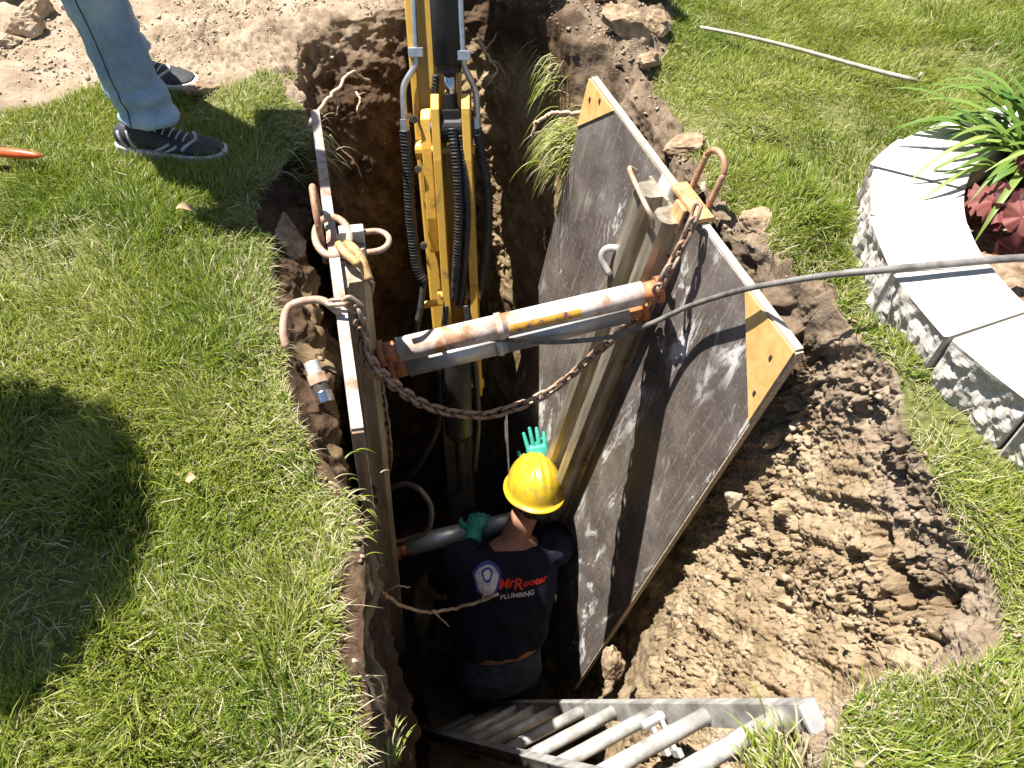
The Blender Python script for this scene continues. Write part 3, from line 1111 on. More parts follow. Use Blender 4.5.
rock('dirt_clod', 288, 245, .06, 31, 'clod under the lawn edge left of the orange hook', 'clod', M['clod'], (.9, 1.5, .8), z=-.1, group='clods on the left lip')
rock('dirt_clod', 296, 330, .045, 32, 'clod under the lawn edge above the hose coupling', 'clod', M['clod'], (.9, 1.4, .8), z=-.1, group='clods on the left lip')
rock('dry_earth_lump', 207, 92, .045, 33, 'smooth brown lump between the two shoes of the standing person', 'clod', M['clod'], (1.8, .7, .5), rot=(0, 0, .3))

# ------------------------------------------------------------------ shoring panels


def frame(Tn, Tf, Bn):
    Tn, Tf, Bn = Vector(Tn), Vector(Tf), Vector(Bn)
    X = (Tf - Tn).normalized()
    Z = (Tn - Bn)
    Z = (Z - X * Z.dot(X)).normalized()
    Y = Z.cross(X)
    return Tn, X, Y, Z, Matrix((X, Y, Z)).transposed()


_Tn, _Tf = Pz(795, 352, 0), Pz(590, 78, .09)
_X = (_Tf - _Tn).normalized()
_C = Vector((0, 0, CAMZ))
_Bn = _C + ray(572, 690) * ((_Tn - _C).dot(_X) / ray(572, 690).dot(_X))
RP = frame(_Tn, _Tf, _Bn)
LP = frame((-.300, .97, .05), (-.576, 2.16, .05), (-.47, 1.05, -2.3))
PW, PH = 1.22, 2.40
RM = Matrix.Translation(RP[0]) @ RP[4].to_4x4()
LM = Matrix.Translation(LP[0]) @ LP[4].to_4x4()


def rw(u, y, z):
    return RM @ Vector((u, y, z))


def lw(u, y, z):
    return LM @ Vector((u, y, z))


def channel(mb, uc, y0, z0, z1, w=.072, d=.07, sgn=1):
    """rounded rail with side flanges, running along z"""
    prof = [(-w * .75, 0), (-w * .75, .008), (-w * .5, .012), (-w * .47, d * .72), (-w * .3, d * .95), (0, d), (w * .3, d * .95), (w * .47, d * .72), (w * .5, .012), (w * .75, .008), (w * .75, 0)]
    n = len(prof)
    vs = [(uc + a, y0 + sgn * b, z0) for a, b in prof] + [(uc + a, y0 + sgn * b, z1) for a, b in prof]
    fs = [tuple(range(n)), tuple(range(2 * n - 1, n - 1, -1))] + [(i, i + n, (i + 1) % n + n, (i + 1) % n) for i in range(n)]
    mb.add(vs, fs)


def arc_loop(p0, p1, out, h, n=14):
    """U-shaped rod path from p0 to p1 bulging by h along out"""
    p0, p1, out = Vector(p0), Vector(p1), Vector(out).normalized()
    r = (p1 - p0) * .5
    rl = r.length
    pts = [p0]
    leg = max(h - rl, 0)
    pts.append(p0 + out * leg)
    c = (p0 + p1) * .5 + out * leg
    for k in range(1, n):
        a = math.pi * k / n
        pts.append(c - r * math.cos(a) + out * min(rl, h) * math.sin(a))
    pts.append(p1 + out * leg)
    pts.append(p1)
    return pts


RPW, RPH = (_Tf - _Tn).length, 2.42


def panel_right():
    t = thing('shoring_panel', RP[0], 'dark scratched sheet panel with orange corners leaning on the right trench wall', 'trench panel', 'trench shoring panels', RP[4])
    mb = MB()
    th = .026
    # sheet: front face y=0 ; body y -th..0
    mb.box((RPW / 2, -th / 2, -RPH / 2), (RPW, th, RPH))
    mb.build('sheet', M['panel'], t, local=True, bevel=.002)
    e = MB()
    e.box((RPW / 2, -th / 2, .0025), (RPW - .004, th - .004, .005))
    e.build('top_edge', M['wood_edge'], t, local=True)
    e = MB()
    e.box((-.0025, -th / 2, -RPH / 2), (.005, th - .004, RPH - .004))
    e.build('side_edge', M['wood_edge'], t, local=True)
    # orange corners, 3 mm proud
    for tri in ([(0, 0), (.215, 0), (0, -.27)], [(RPW, 0), (RPW - .17, 0), (RPW, -.17)]):
        c = MB()
        m4 = Matrix.Translation((0, .0002, .0))
        c.prism([(x, z - .001) for x, z in tri], .004, m4)
        x1 = [p[0] for p in tri]
        s_ = 1 if x1[0] < .1 else -1
        for (dx, dz) in ((.045, -.07), (.03, -.19)) if s_ > 0 else ((-.035, -.05), (-.09, -.02)):
            c.cur = 1
            c.box((x1[0] + dx, .005, dz), (.006, .004, .015))
            c.cur = 0
        c.build('corner_plate', [M['orange'], M['dark_steel']], t, local=True)
    # rails
    for uc in (.532, .642):
        r = MB()
        channel(r, uc, .0005, -2.30, -.035)
        ro = r.build('rail', M['rail'], t, local=True)
        for z in (-.16, -.62, -1.2, -1.8):
            b = MB()
            b.tube([(uc - .045, .008, z), (uc - .045, .020, z)], .011, 8)
            b.build('bolt', M['rust'], ro, local=True)
    # loop handle of rusty rod rising behind the edge, and the orange bracket holding it
    h = MB()
    h.tube(catmull(arc_loop((.482, -.035, -.05), (.567, -.035, -.05), (.05, -.1, 1), .20), 3), .0085, 10)
    h.build('loop_handle', M['rust'], t, local=True, smooth=True)
    k = MB()
    k.box((.517, -.012, .014), (.15, .05, .016))
    k.box((.517, .018, -.03), (.05, .012, .08))
    k.build('edge_bracket', M['hook'], t, local=True, bevel=.004)
    # slim bent grab rod over the rails
    g = MB()
    g.tube(catmull([(.512, .09, -.05), (.517, .10, -.02), (.547, .11, .0), (.657, .095, .005), (.697, .08, .0), (.702, .05, -.02)], 5), .007, 8)
    g.build('grab_rod', M['rust_pale'], t, local=True, smooth=True)
    g = MB()
    g.tube(catmull([(.657, .06, -.26), (.672, .09, -.27), (.667, .10, -.30), (.632, .08, -.34)], 5), .011, 8)
    g.build('release_lever', M['rail_grey'], t, local=True, smooth=True)
    return t


panel_right()


def panel_left():
    t = thing('shoring_panel', LP[0], 'edge-on shoring panel with a pale rusty top edge against the left trench wall', 'trench panel', 'trench shoring panels', LP[4])
    th = .028
    mb = MB()
    mb.box((PW / 2, th / 2, -PH / 2), (PW, th, PH))
    mb.build('sheet', M['panel'], t, local=True, bevel=.002)
    e = MB()
    e.box((PW / 2, th / 2, .003), (PW - .004, th - .003, .006))
    e.build('top_edge', M['rust_edge'], t, local=True)
    e = MB()
    e.box((-.0025, th / 2, -PH / 2), (.005, th - .004, PH - .004))
    e.build('side_edge', M['brown_edge'], t, local=True)
    for uc in (.50, .61):
        r = MB()
        channel(r, uc, -.0005, -2.30, -.02, w=.065, d=.065, sgn=-1)
        r.build('rail', M['rail'], t, local=True)
    p = MB()
    m4 = Matrix.Translation((.63, -.088, -.02))
    p.box((.62, -.036, -.05), (.012, .062, .13))
    p.box((.62, -.036, .02), (.03, .062, .010))
    po = p.build('end_plate', M['rail_grey'], t, local=True, bevel=.003)
    b = MB()
    b.tube([(.6135, -.036, -.02), (.608, -.036, -.02)], .012, 12)
    b.build('bolt', M['rust'], po, local=True)
    h = MB()
    h.tube(catmull(arc_loop((.55, -.066, .0), (.63, -.066, .0), (0, -1, .05), .06), 3), .0075, 10)
    h.build('loop_handle', M['rust_pale'], t, local=True, smooth=True)
    h = MB()
    h.tube(catmull(arc_loop((.60, .036, -.06), (.73, .036, -.06), (0, .05, 1), .17), 3), .0085, 10)
    h.build('loop_handle', M['rust'], t, local=True, smooth=True)
    h = MB()
    h.tube(catmull([(.33, .02, .02), (.36, .06, .035), (.35, .125, .035), (.31, .145, .01), (.275, .145, -.02)], 5), .0095, 10)
    h.build('hook_rod', M['rust_pale'], t, local=True, smooth=True)
    return t


panel_left()

# orange chain hook on the left panel edge
hk = lw(.60, .015, .02)
t = thing('chain_hook', hk, 'worn orange grab hook ring on the top edge of the left panel', 'hook')
mb = MB()
ring = [lw(.605 + .062 * math.cos(a), .012 + .042 * math.sin(a), .016 + .012 * math.cos(a)) for a in np.linspace(0, 2 * math.pi, 24, endpoint=False)]
mb.tube(ring, .0095, 10, closed=True)
mb.build('ring', M['rust_pale'], t, smooth=True)
mb = MB()
mb.tube(catmull([lw(.565, -.02, .02), lw(.53, -.035, .03), lw(.50, -.05, .015), lw(.47, -.06, -.02)], 6), .0125, 10)
mb.tube(catmull([lw(.555, .0, .03), lw(.52, -.01, .035), lw(.485, -.04, .02)], 6), .0105, 10)
mb.build('hook_arm', M['hook'], t, smooth=True)

# ------------------------------------------------------------------ struts


def strut(name, a, b, rs, label, mats, cat='strut'):
    a, b = Vector(a), Vector(b)
    t = thing(name, a, label, cat, 'cylinders bracing the trench')
    d = (b - a).normalized()
    L = (b - a).length
    mb = MB()
    mb.tube([a + d * .05, a + d * (L * .45)], rs[0], 28)
    mb.build('barrel', mats[0], t, smooth=False)
    mb = MB()
    mb.tube([a + d * (L * .45 - .0), a + d * (L - .05)], rs[1], 28)
    mb.build('sleeve', mats[1], t)
    mb = MB()
    mb.tube([a + d * (L * .45 - .03), a + d * (L * .45 - .012)], rs[0] + .004, 28)
    mb.build('collar', mats[1], t, bevel=.001)
    for p, q in ((a, a + d * .055), (b - d * .055, b)):
        mb = MB()
        mb.tube([p, q], rs[0] * .86, 20)
        mb.tube([p - d * .004, p + d * .012] if p == a else [q - d * .012, q + d * .004], rs[0] * 1.12, 20)
        mb.build('end_shoe', M['strut_end'], t)
    for o in t.children:
        for pl in o.data.polygons:
            pl.use_smooth = len(pl.vertices) == 4
    return t, d


SA, SB = Py(380, 354, 1.46), Ppl(660, 289, RP[0] + RP[2] * .055, RP[2])
tst, dst = strut('hydraulic_strut', SA, SB, (.034, .0335), 'rusty white upper strut with a worn orange label bracing the two panels', (M['strut'], M['strut']))
# label wrapped round the strut
mb = MB()
side = dst.cross(Vector((0, 0, 1))).normalized()
upv = side.cross(dst)
for k in range(12):
    pass
vs, fs = [], []
c0, c1 = SA + dst * .36, SA + dst * .56
nseg = 10
for i, c in enumerate((c0, c1)):
    for k in range(nseg + 1):
        a = R(-42 + 40 * k / nseg)
        # facing the camera's side, slightly under the crown
        vs.append(c + (side * math.cos(a) + upv * math.sin(a) * -1) * 0.0352)
for k in range(nseg):
    fs.append((k, k + 1, nseg + 2 + k, nseg + 1 + k))
mb.add(vs, fs)
mb.build('label', M['strut_label'], tst, smooth=True)

SA2, SB2 = SA + Vector((.015, .035, -.105)), SB + RP[1] * .03 - RP[3] * .105
strut('hydraulic_strut', SA2, SB2, (.033, .033), 'plain grey tube strut directly below the rusty upper strut', (M['alu_tube'], M['alu_tube']))
SA3, SB3 = Py(396, 549, 1.65), Py(556, 511, 1.83)
strut('hydraulic_strut', SA3, SB3, (.044, .042), 'lower grey strut deep in the trench under the worker\'s left glove', (M['alu_tube'], M['alu_tube']))

# ------------------------------------------------------------------ chains
LINK = MB()
lk = []
for k in range(20):
    a = 2 * math.pi * k / 20
    lk.append((.0125 * math.copysign(1, math.cos(a)) * (1 if abs(math.cos(a)) > 1e-6 else 0) + .0115 * math.cos(a), .0125 * math.sin(a), 0))
LINK.tube(lk, .0052, 8, closed=True)
LINKME = LINK.mesh('link')
LINKME.materials.append(M['chain'])
for p in LINKME.polygons:
    p.use_smooth = True


def chain(path, label, pitch=.0355):
    pts = catmull(path, 24)
    cum = [0]
    for a, b in zip(pts, pts[1:]):
        cum.append(cum[-1] + (b - a).length)
    t = thing('chain', pts[0], label, 'chain', 'rusty chains')
    n = int(cum[-1] / pitch)
    A = np.array([p[:] for p in pts])
    prev = Vector((0, 0, 1))
    for i in range(n):
        s0 = (i + .5) * pitch
        c = Vector([np.interp(s0, cum, A[:, k]) for k in range(3)])
        c2 = Vector([np.interp(min(s0 + .01, cum[-1]), cum, A[:, k]) for k in range(3)])
        c1 = Vector([np.interp(max(s0 - .01, 0), cum, A[:, k]) for k in range(3)])
        x = (c2 - c1).normalized()
        y = prev - x * prev.dot(x)
        y = y.normalized() if y.length > .05 else x.orthogonal().normalized()
        prev = y
        z = x.cross(y)
        ang = R(40 if i % 2 else -50) + random.uniform(-.15, .15)
        yy = y * math.cos(ang) + z * math.sin(ang)
        zz = x.cross(yy)
        o = bpy.data.objects.new('link', LINKME)
        COL.objects.link(o)
        o.parent = t
        o.matrix_local = Matrix.Translation(c - Vector(pts[0])) @ Matrix((x, yy, zz)).transposed().to_4x4()
        WORLD[o.name] = o.matrix_local
    return t


_pl = lambda x, y, o: Ppl(x, y, RP[0] + RP[2] * o, RP[2])
cr = [_pl(698, 206, .03), _pl(690, 228, .045), _pl(676, 256, .06), _pl(663, 280, .09), Py(642, 312, 1.66), Py(604, 346, 1.62), Py(550, 391, 1.57), Py(500, 412, 1.50), Py(470, 415, 1.46), Py(430, 407, 1.40), Py(398, 388, 1.35), Py(368, 358, 1.30), lw(.33, -.02, .02), lw(.34, .02, .04), lw(.35, .06, .02)]
chain(cr, 'long rusty chain sagging across the trench between both panels')
_ql = lambda x, y, o: Ppl(x, y, LP[0] - LP[2] * o, LP[2])
cl = [lw(.47, -.06, -.02), _ql(366, 318, .085), _ql(376, 362, .085), _ql(385, 415, .085), _ql(389, 455, .085), _ql(386, 473, .09), _ql(380, 458, .095), _ql(375, 420, .09), _ql(371, 385, .085)]
chain(cl, 'short rusty chain hanging in a loop down the inside of the left panel')

# coupling hanging by the left panel
c0 = Vector(lw(.24, .15, -.02))
t = thing('hose_coupling', c0, 'dirty metal hose coupling with a shiny end at the left panel', 'coupling')
d = (Pz(325, 398, -.06) - Pz(308, 352, .0)).normalized()
c0 = Pz(311, 362, 0.0)
for nm, a, b, r, mt in (('ferrule', 0, .035, .017, 'rail_grey'), ('nut', .03, .055, .024, 'rust_pale'), ('body', .05, .075, .019, 'dark_steel'), ('plug', .073, .10, .021, 'chrome')):
    mb = MB()
    mb.tube([c0 + d * a, c0 + d * b], r, 6 if nm == 'nut' else 20)
    mb.build(nm, M[mt], t, bevel=.002)

# ------------------------------------------------------------------ grey hose from the planter to the strut
hp = [Vector((1.25, 1.28, .245)), Pz(1020, 258, .235), Pz(960, 263, .235), Pz(880, 270, .235), Pz(830, 275, .20), Pz(790, 281, .14), Pz(742, 290, .045), Py(690, 306, 1.50), Py(650, 324, 1.55), Py(610, 337, 1.56), Py(560, 342, 1.54), Py(520, 341, 1.52), Py(488, 339, 1.50)]
mb = MB()
pp = catmull(hp, 10)
rr = np.interp(np.linspace(0, 1, len(pp)), [0, .30, .31, .8, 1], [.0088, .0082, .0074, .0070, .0062])
mb.tube(pp, rr, 12)
o = mb.build('hydraulic_hose', M['hose_grey'], smooth=True, loc=hp[1])
tag(o, 'dusty grey hose running from the stone planter over the right panel edge', 'hose')

# ------------------------------------------------------------------ excavator arm
EX, EY = -.256, 2.50
LEAN = 22.0
EXR = Matrix.Translation((EX, EY, -.5)) @ Matrix.Rotation(R(-1.1), 4, 'Y') @ Matrix.Rotation(R(-LEAN), 4, 'X') @ Matrix.Translation((-EX, -EY, .5))
EXI = EXR.inverted()


def Ey(px, py, y):
    """a point on the arm (upright frame) seen at a pixel once the arm leans back"""
    return EXI @ Ppl(px, py, EXR @ Vector((EX, y, 0)), (EXR.to_3x3() @ Vector((0, 1, 0))))


def excavator():
    t = thing('excavator', (EX, EY, -2.9), 'yellow excavator arm with black cylinder and hoses reaching down into the trench', 'excavator')
    z0, z1 = -2.35, 1.9
    # stick: tapered box
    mb = MB()

    def boxsec(z, x0, x1, y0, y1):
        return [(x0, y0, z), (x1, y0, z), (x1, y1, z), (x0, y1, z)]
    secs = [boxsec(-1.2, EX - .07, EX + .06, EY - .07, EY + .07), boxsec(-.35, EX - .085, EX + .07, EY - .09, EY + .10), boxsec(.2, EX - .09, EX + .085, EY - .09, EY + .13), boxsec(1.5, EX - .085, EX + .085, EY - .11, EY + .17), boxsec(1.9, EX - .08, EX + .08, EY - .08, EY + .12)]
    vs = [p for s_ in secs for p in s_]
    fs = [(3, 2, 1, 0), tuple(range(len(vs) - 4, len(vs)))]
    for i in range(len(secs) - 1):
        for k in range(4):
            fs.append((i * 4 + k, i * 4 + (k + 1) % 4, i * 4 + 4 + (k + 1) % 4, i * 4 + 4 + k))
    mb.add(vs, fs)
    st = mb.build('stick', M['yellow'], t, bevel=.008)
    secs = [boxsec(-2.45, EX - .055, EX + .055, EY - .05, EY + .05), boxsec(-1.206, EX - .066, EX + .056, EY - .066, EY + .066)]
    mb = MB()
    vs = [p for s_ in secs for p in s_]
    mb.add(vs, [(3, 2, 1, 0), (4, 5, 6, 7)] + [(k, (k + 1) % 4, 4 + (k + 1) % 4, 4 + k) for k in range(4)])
    mb.build('shade_dark_tip', M['dark_steel'], t, bevel=.006)  # lower stick coloured dark to stand for the shade down the trench
    # weld strip and ribs on the front plate
    mb = MB()
    mb.box((EX - .072, EY - .104, .45), (.022, .02, 1.3))
    mb.build('side_rib', M['yellow'], st, bevel=.003)
    # boom going back from the top of the stick towards the machine
    mb = MB()
    mb.loft([((EX, EY + .02, 1.72), (.10, 0, 0), (0, .0, .14)), ((EX, EY + .5, 2.1), (.10, 0, 0), (0, -.05, .17)), ((EX, EY + 1.3, 2.35), (.11, 0, 0), (0, 0, .19)), ((EX, EY + 2.4, 1.7), (.12, 0, 0), (0, .1, .17)), ((EX, EY + 3.0, .9), (.12, 0, 0), (0, .14, .05))], 24)
    mb.build('boom', M['yellow'], t, smooth=True)
    mb = MB()
    mb.tube([(EX - .13, EY + .02, 1.72), (EX + .13, EY + .02, 1.72)], .045, 20)
    mb.build('pivot_pin', M['dark_steel'], t)
    # cylinder in front of the stick
    cx, cy = EX + .055, EY - .165
    mb = MB()
    zb = Ey(443, 66, cy).z
    mb.tube([(cx, cy, zb), (cx, cy, zb + .01), (cx, cy, 1.25)], [.046, .052, .052], 32)
    cyl = mb.build('cylinder', M['black_paint'], t)
    mb = MB()
    mb.tube([(cx, cy, zb - .0), (cx, cy, zb - .02)], .040, 24)
    mb.build('gland', M['dark_steel'], cyl)
    for pl in cyl.data.polygons:
        pl.use_smooth = len(pl.vertices) == 4
    mb = MB()
    mb.tube([(cx, cy, zb), (cx, cy, zb - .13)], .0215, 24)
    rod = mb.build('piston_rod', M['chrome'], t)
    for pl in rod.data.polygons:
        pl.use_smooth = len(pl.vertices) == 4
    ze = zb - .20
    mb = MB()
    mb.tube([(cx, cy, zb - .085), (cx, cy, zb - .15)], .023, 20)
    mb.tube([(cx - .038, cy, ze), (cx + .038, cy, ze)], .048, 24)
    mb.box((cx, cy, ze + .04), (.06, .07, .05))
    mb.build('rod_end', M['black_paint'], t, bevel=.004)
    # pair of link plates from the rod end down to the bucket
    for sx in (-1, 1):
        mb = MB()
        x = cx + sx * .052
        out = [(-.045, .10), (.02, .115), (.05, .07), (.055, -.10), (.045, -.45), (.035, -.85), (.02, -1.05), (-.03, -1.05), (-.045, -.85), (-.05, -.5), (-.06, -.2), (-.055, .03)]
        m4 = Matrix.Translation((x - .014, cy, ze)) @ Matrix(((0, 1, 0, 0), (-1, 0, 0, 0), (0, 0, 1, 0), (0, 0, 0, 1)))
        mb.prism(out, .029, m4)
        mb.build('link_plate', M['yellow'], t, bevel=.003)
    for dz, r in ((0.0, .022), (-.075, .016), (-.62, .014), (-1.0, .02)):
        mb = MB()
        mb.tube([(cx - .075, cy, ze + dz), (cx + .075, cy, ze + dz)], r, 16)
        mb.build('pin', M['yellow'] if dz else M['dark_steel'], t)
    # rocker plate on the left from the link pin back to the stick
    mb = MB()
    out = [(-.035 + .0, .10), (.0, .13), (.035, .10), (.045, 0), (.04, -.25), (.02, -.38), (-.02, -.40), (-.045, -.36), (-.05, -.15)]
    m4 = Matrix.Translation((EX - .055, EY - .12, ze - .07)) @ Matrix(((0, 1, 0, 0), (-1, 0, 0, 0), (0, 0, 1, 0), (0, 0, 0, 1)))
    mb.prism(out, .036, m4)
    mb.build('rocker_plate', M['yellow'], t, bevel=.004)
    for dz in (.03, -.14, -.42):
        mb = MB()
        mb.tube([(EX - .073, EY - .175, ze + dz), (EX - .073, EY - .155, ze + dz)], .013, 6)
        mb.build('bolt', M['dark_steel'], t)
    mb = MB()
    mb.tube([(EX - .08, EY - .125, ze - .08), (EX + .0, EY - .125, ze - .08)], .035, 18)
    mb.build('rocker_boss', M['yellow'], t)
    # small cross bar bracket lower down
    mb = MB()
    zc = Ey(435, 305, EY - .13).z
    mb.tube([(EX - .10, EY - .13, zc), (EX + .02, EY - .13, zc + .02)], .014, 14)
    mb.box((EX - .02, EY - .12, zc + .03), (.035, .05, .05))
    mb.build('cross_bar', M['yellow'], t, bevel=.003)

    # steel tubes with clamps, then ribbed hoses
    def fy(px, py, y):
        return Ey(px, py, y)
    yt = EY - .13
    tl = [fy(414, -60, yt), fy(414, 0, yt), fy(416, 52, yt), fy(415, 66, yt), fy(404, 86, yt - .01), fy(404, 112, yt - .02), fy(405, 128, yt - .02)]
    tr = [fy(459, -60, yt - .06), fy(460, 0, yt - .06), fy(463, 55, yt - .06), fy(465, 68, yt - .05), fy(475, 90, yt - .03), fy(477, 112, yt - .03), fy(477, 126, yt - .03)]
    for pth in (tl, tr):
        mb = MB()
        mb.tube(catmull(pth, 6), .011, 12)
        tb = mb.build('steel_tube', M['steel_tube'], t, smooth=True)
        mb = MB()
        mb.tube([pth[-1] + Vector((0, 0, .03)), pth[-1] - Vector((0, 0, .03))], .0155, 6)
        mb.build('fitting', M['steel_tube'], tb)
        mb = MB()
        mb.box(pth[2], (.05, .03, .03))
        mb.build('clamp', M['steel_tube'], tb, bevel=.002)

    def hose(path, r=.0155, name='ribbed_hose', rib=True, mat='rubber'):
        pts = catmull(path, 40)
        if not rib:
            mb = MB()
            mb.tube(pts, r, 12)
            return mb.build(name, M[mat], t, smooth=True)
        cum = np.concatenate([[0], np.cumsum([(b - a).length for a, b in zip(pts, pts[1:])])])
        A = np.array([p[:] for p in pts])
        n = int(cum[-1] / .0035)
        ss = np.linspace(0, cum[-1], n)
        Q = [Vector([np.interp(s_, cum, A[:, k]) for k in range(3)]) for s_ in ss]
        rad = r + .0028 * np.sin(ss / .0115 * 2 * math.pi)
        mb = MB()
        mb.tube(Q, rad, 12)
        return mb.build(name, M[mat], t, smooth=True)
    hose([fy(405, 130, yt - .02), fy(408, 170, yt - .02), fy(411, 220, yt - .02), fy(417, 265, yt - .02), fy(424, 282, yt - .02)], .0185)
    hose([fy(424, 280, yt - .02), fy(421, 305, yt - .03), fy(417, 325, yt - .04), fy(415, 345, yt - .04)], .012, 'black_hose', False)
    hose([fy(477, 128, yt - .03), fy(483, 165, yt - .02), fy(488, 200, yt - .02), fy(486, 250, yt), fy(478, 300, yt + .02)], .0175)
    hose([fy(452, 128, EY - .21), fy(457, 170, EY - .225), fy(459, 215, EY - .225), fy(457, 260, EY - .22), fy(454, 300, EY - .19)], .0150)
    hose([fy(460, 135, EY - .20), fy(465, 180, EY - .21), fy(467, 220, EY - .21), fy(464, 270, EY - .20), fy(460, 305, EY - .18)], .0150)
    hose([fy(436, 75, EY - .14), fy(435, 95, EY - .14), fy(437, 115, EY - .13)], .012)
    hose([fy(446, 305, EY - .2), fy(441, 360, EY - .22), fy(440, 420, EY - .25), fy(425, 455, EY - .26), fy(409, 480, EY - .2)], .011, 'black_hose', False)
    hose([fy(466, 305, EY - .2), fy(474, 360, EY - .22), fy(478, 420, EY - .24), fy(474, 470, EY - .2)], .012, 'black_hose', False)
    # lower cylinder / dark knuckle and bucket
    mb = MB()
    mb.tube([Ey(456, 338, EY - .25), Ey(459, 432, EY - .25), Ey(459, 440, EY - .25)], [.056, .056, .03], 24)
    mb.tube([Ey(459, 436, EY - .25), Ey(462, 490, EY - .2)], .02, 14)
    mb.build('lower_ram', M['black_paint'], t)
    bz = -2.42
    mb = MB()
    prof = []
    for k in range(15):
        a = R(200 - 190 * k / 14)
        prof.append((EY - .02 + .26 * math.cos(a), bz - .30 + .30 * math.sin(a) * -1))
    out = [(y, z) for y, z in prof] + [(y * .93 + (EY - .02) * .07, z + .02) for y, z in reversed(prof)]
    n = len(out)
    vs = [(EX - .20, y, z) for y, z in out] + [(EX + .20, y, z) for y, z in out]
    fs = [(i, (i + 1) % n, (i + 1) % n + n, i + n) for i in range(n)]
    m_ = len(prof)
    for o_ in (0, n):
        for i in range(m_ - 1):
            fs.append((o_ + i, o_ + i + 1, o_ + n - 2 - i, o_ + n - 1 - i))
    mb.add(vs, fs)
    bk = mb.build('bucket', M['dark_steel'], t)
    for sx in (-.2, .2):
        mb = MB()
        m4 = Matrix.Translation((EX + sx - .008, 0, 0)) @ Matrix(((0, 1, 0, 0), (1, 0, 0, 0), (0, 0, 1, 0), (0, 0, 0, 1)))
        mb.prism(prof, .016, m4)
        mb.build('side_plate', M['dark_steel'], bk)
    for k in range(4):
        mb = MB()
        p = prof[0]
        mb.box((EX - .15 + .1 * k, p[0] - .02, p[1] + .03), (.04, .025, .10))
        mb.build('tooth', M['dark_steel'], bk, bevel=.004)
    for sx in (-.075, .075):
        mb = MB()
        mb.box((EX + sx, EY - .05, bz - .02), (.02, .22, .14))
        mb.build('bucket_ear', M['dark_steel'], bk, bevel=.004)
    t.matrix_world = EXR @ t.matrix_world
    return t


excavator()
# hose loop on the lower strut
mb = MB()
lp = [Py(396, 545, 1.64), Py(410, 541, 1.60), Py(428, 530, 1.60), Py(431, 508, 1.62), Py(420, 490, 1.66), Py(405, 484, 1.72), Py(392, 488, 1.80)]
mb.tube(catmull(lp, 10), .010, 10)
tag(mb.build('feed_hose', M['hose_grey'], smooth=True, loc=lp[0]), 'grey feed hose curling above the lower strut in the dark trench', 'hose')

# ------------------------------------------------------------------ ladder


def ladder():
    A = Vector((.508, .443, -.08))
    B = Vector((-.106, 1.275, -2.6))
    up = (A - B).normalized()
    r = Vector((-.90, -.43, 0))
    r = (r - up * r.dot(up)).normalized()
    n = up.cross(r).normalized()
    m3 = Matrix((up, r, n)).transposed()
    B0 = B - up * .38
    t = thing('ladder', B0, 'aluminium ladder leaning in the near end of the trench', 'ladder')
    wd = .285
    top = A + up * .02
    for k in (0, 1):
        o = r * (wd * k)
        s_ = 1 if k == 0 else -1
        c = (B0 + top) * .5 + o
        L = (top - B0).length
        mb = MB()
        mb.box(c, (L, .005, .052), m3)
        mb.box(c - r * (s_ * .012) + n * .0235, (L - .002, .026, .005), m3)
        mb.box(c - r * (s_ * .012) - n * .0235, (L - .002, .026, .005), m3)
        rl = mb.build('side_rail', M['ladder'], t, bevel=.001)
        cp = MB()
        cp.box(top + o + up * .006, (.012, .036, .058), m3)
        cp.build('end_cap', M['rail_grey'], rl, bevel=.003)
        ft = MB()
        ft.box(B0 + o - up * .02, (.04, .05, .085), m3)
        ft.build('rubber_foot', M['rubber'], rl, bevel=.004)
    nr = 10
    for i in range(nr):
        c = A - up * (.085 + .295 * i)
        mb = MB()
        mb.tube([c - r * .014, c + r * (wd + .014)], .0185, 18)
        rg = mb.build('rung', M['ladder'], t)
        for pl in rg.data.polygons:
            pl.use_smooth = len(pl.vertices) == 4
    # pair of rung locks clipped to the far rail
    for dd in (0, .075):
        c = A - up * (.60 + dd) + r * .02
        mb = MB()
        mb.box(c + n * .035, (.022, .012, .10), m3)
        mb.box(c + n * .085 + up * .012, (.040, .014, .022), m3)
        mb.tube([c + n * .0 - r * .012, c - r * -.05], .012, 10)
        mb.build('rung_lock', M['rail_grey'], t, bevel=.003)
    return t


ladder()

# ------------------------------------------------------------------ planter ring of blocks


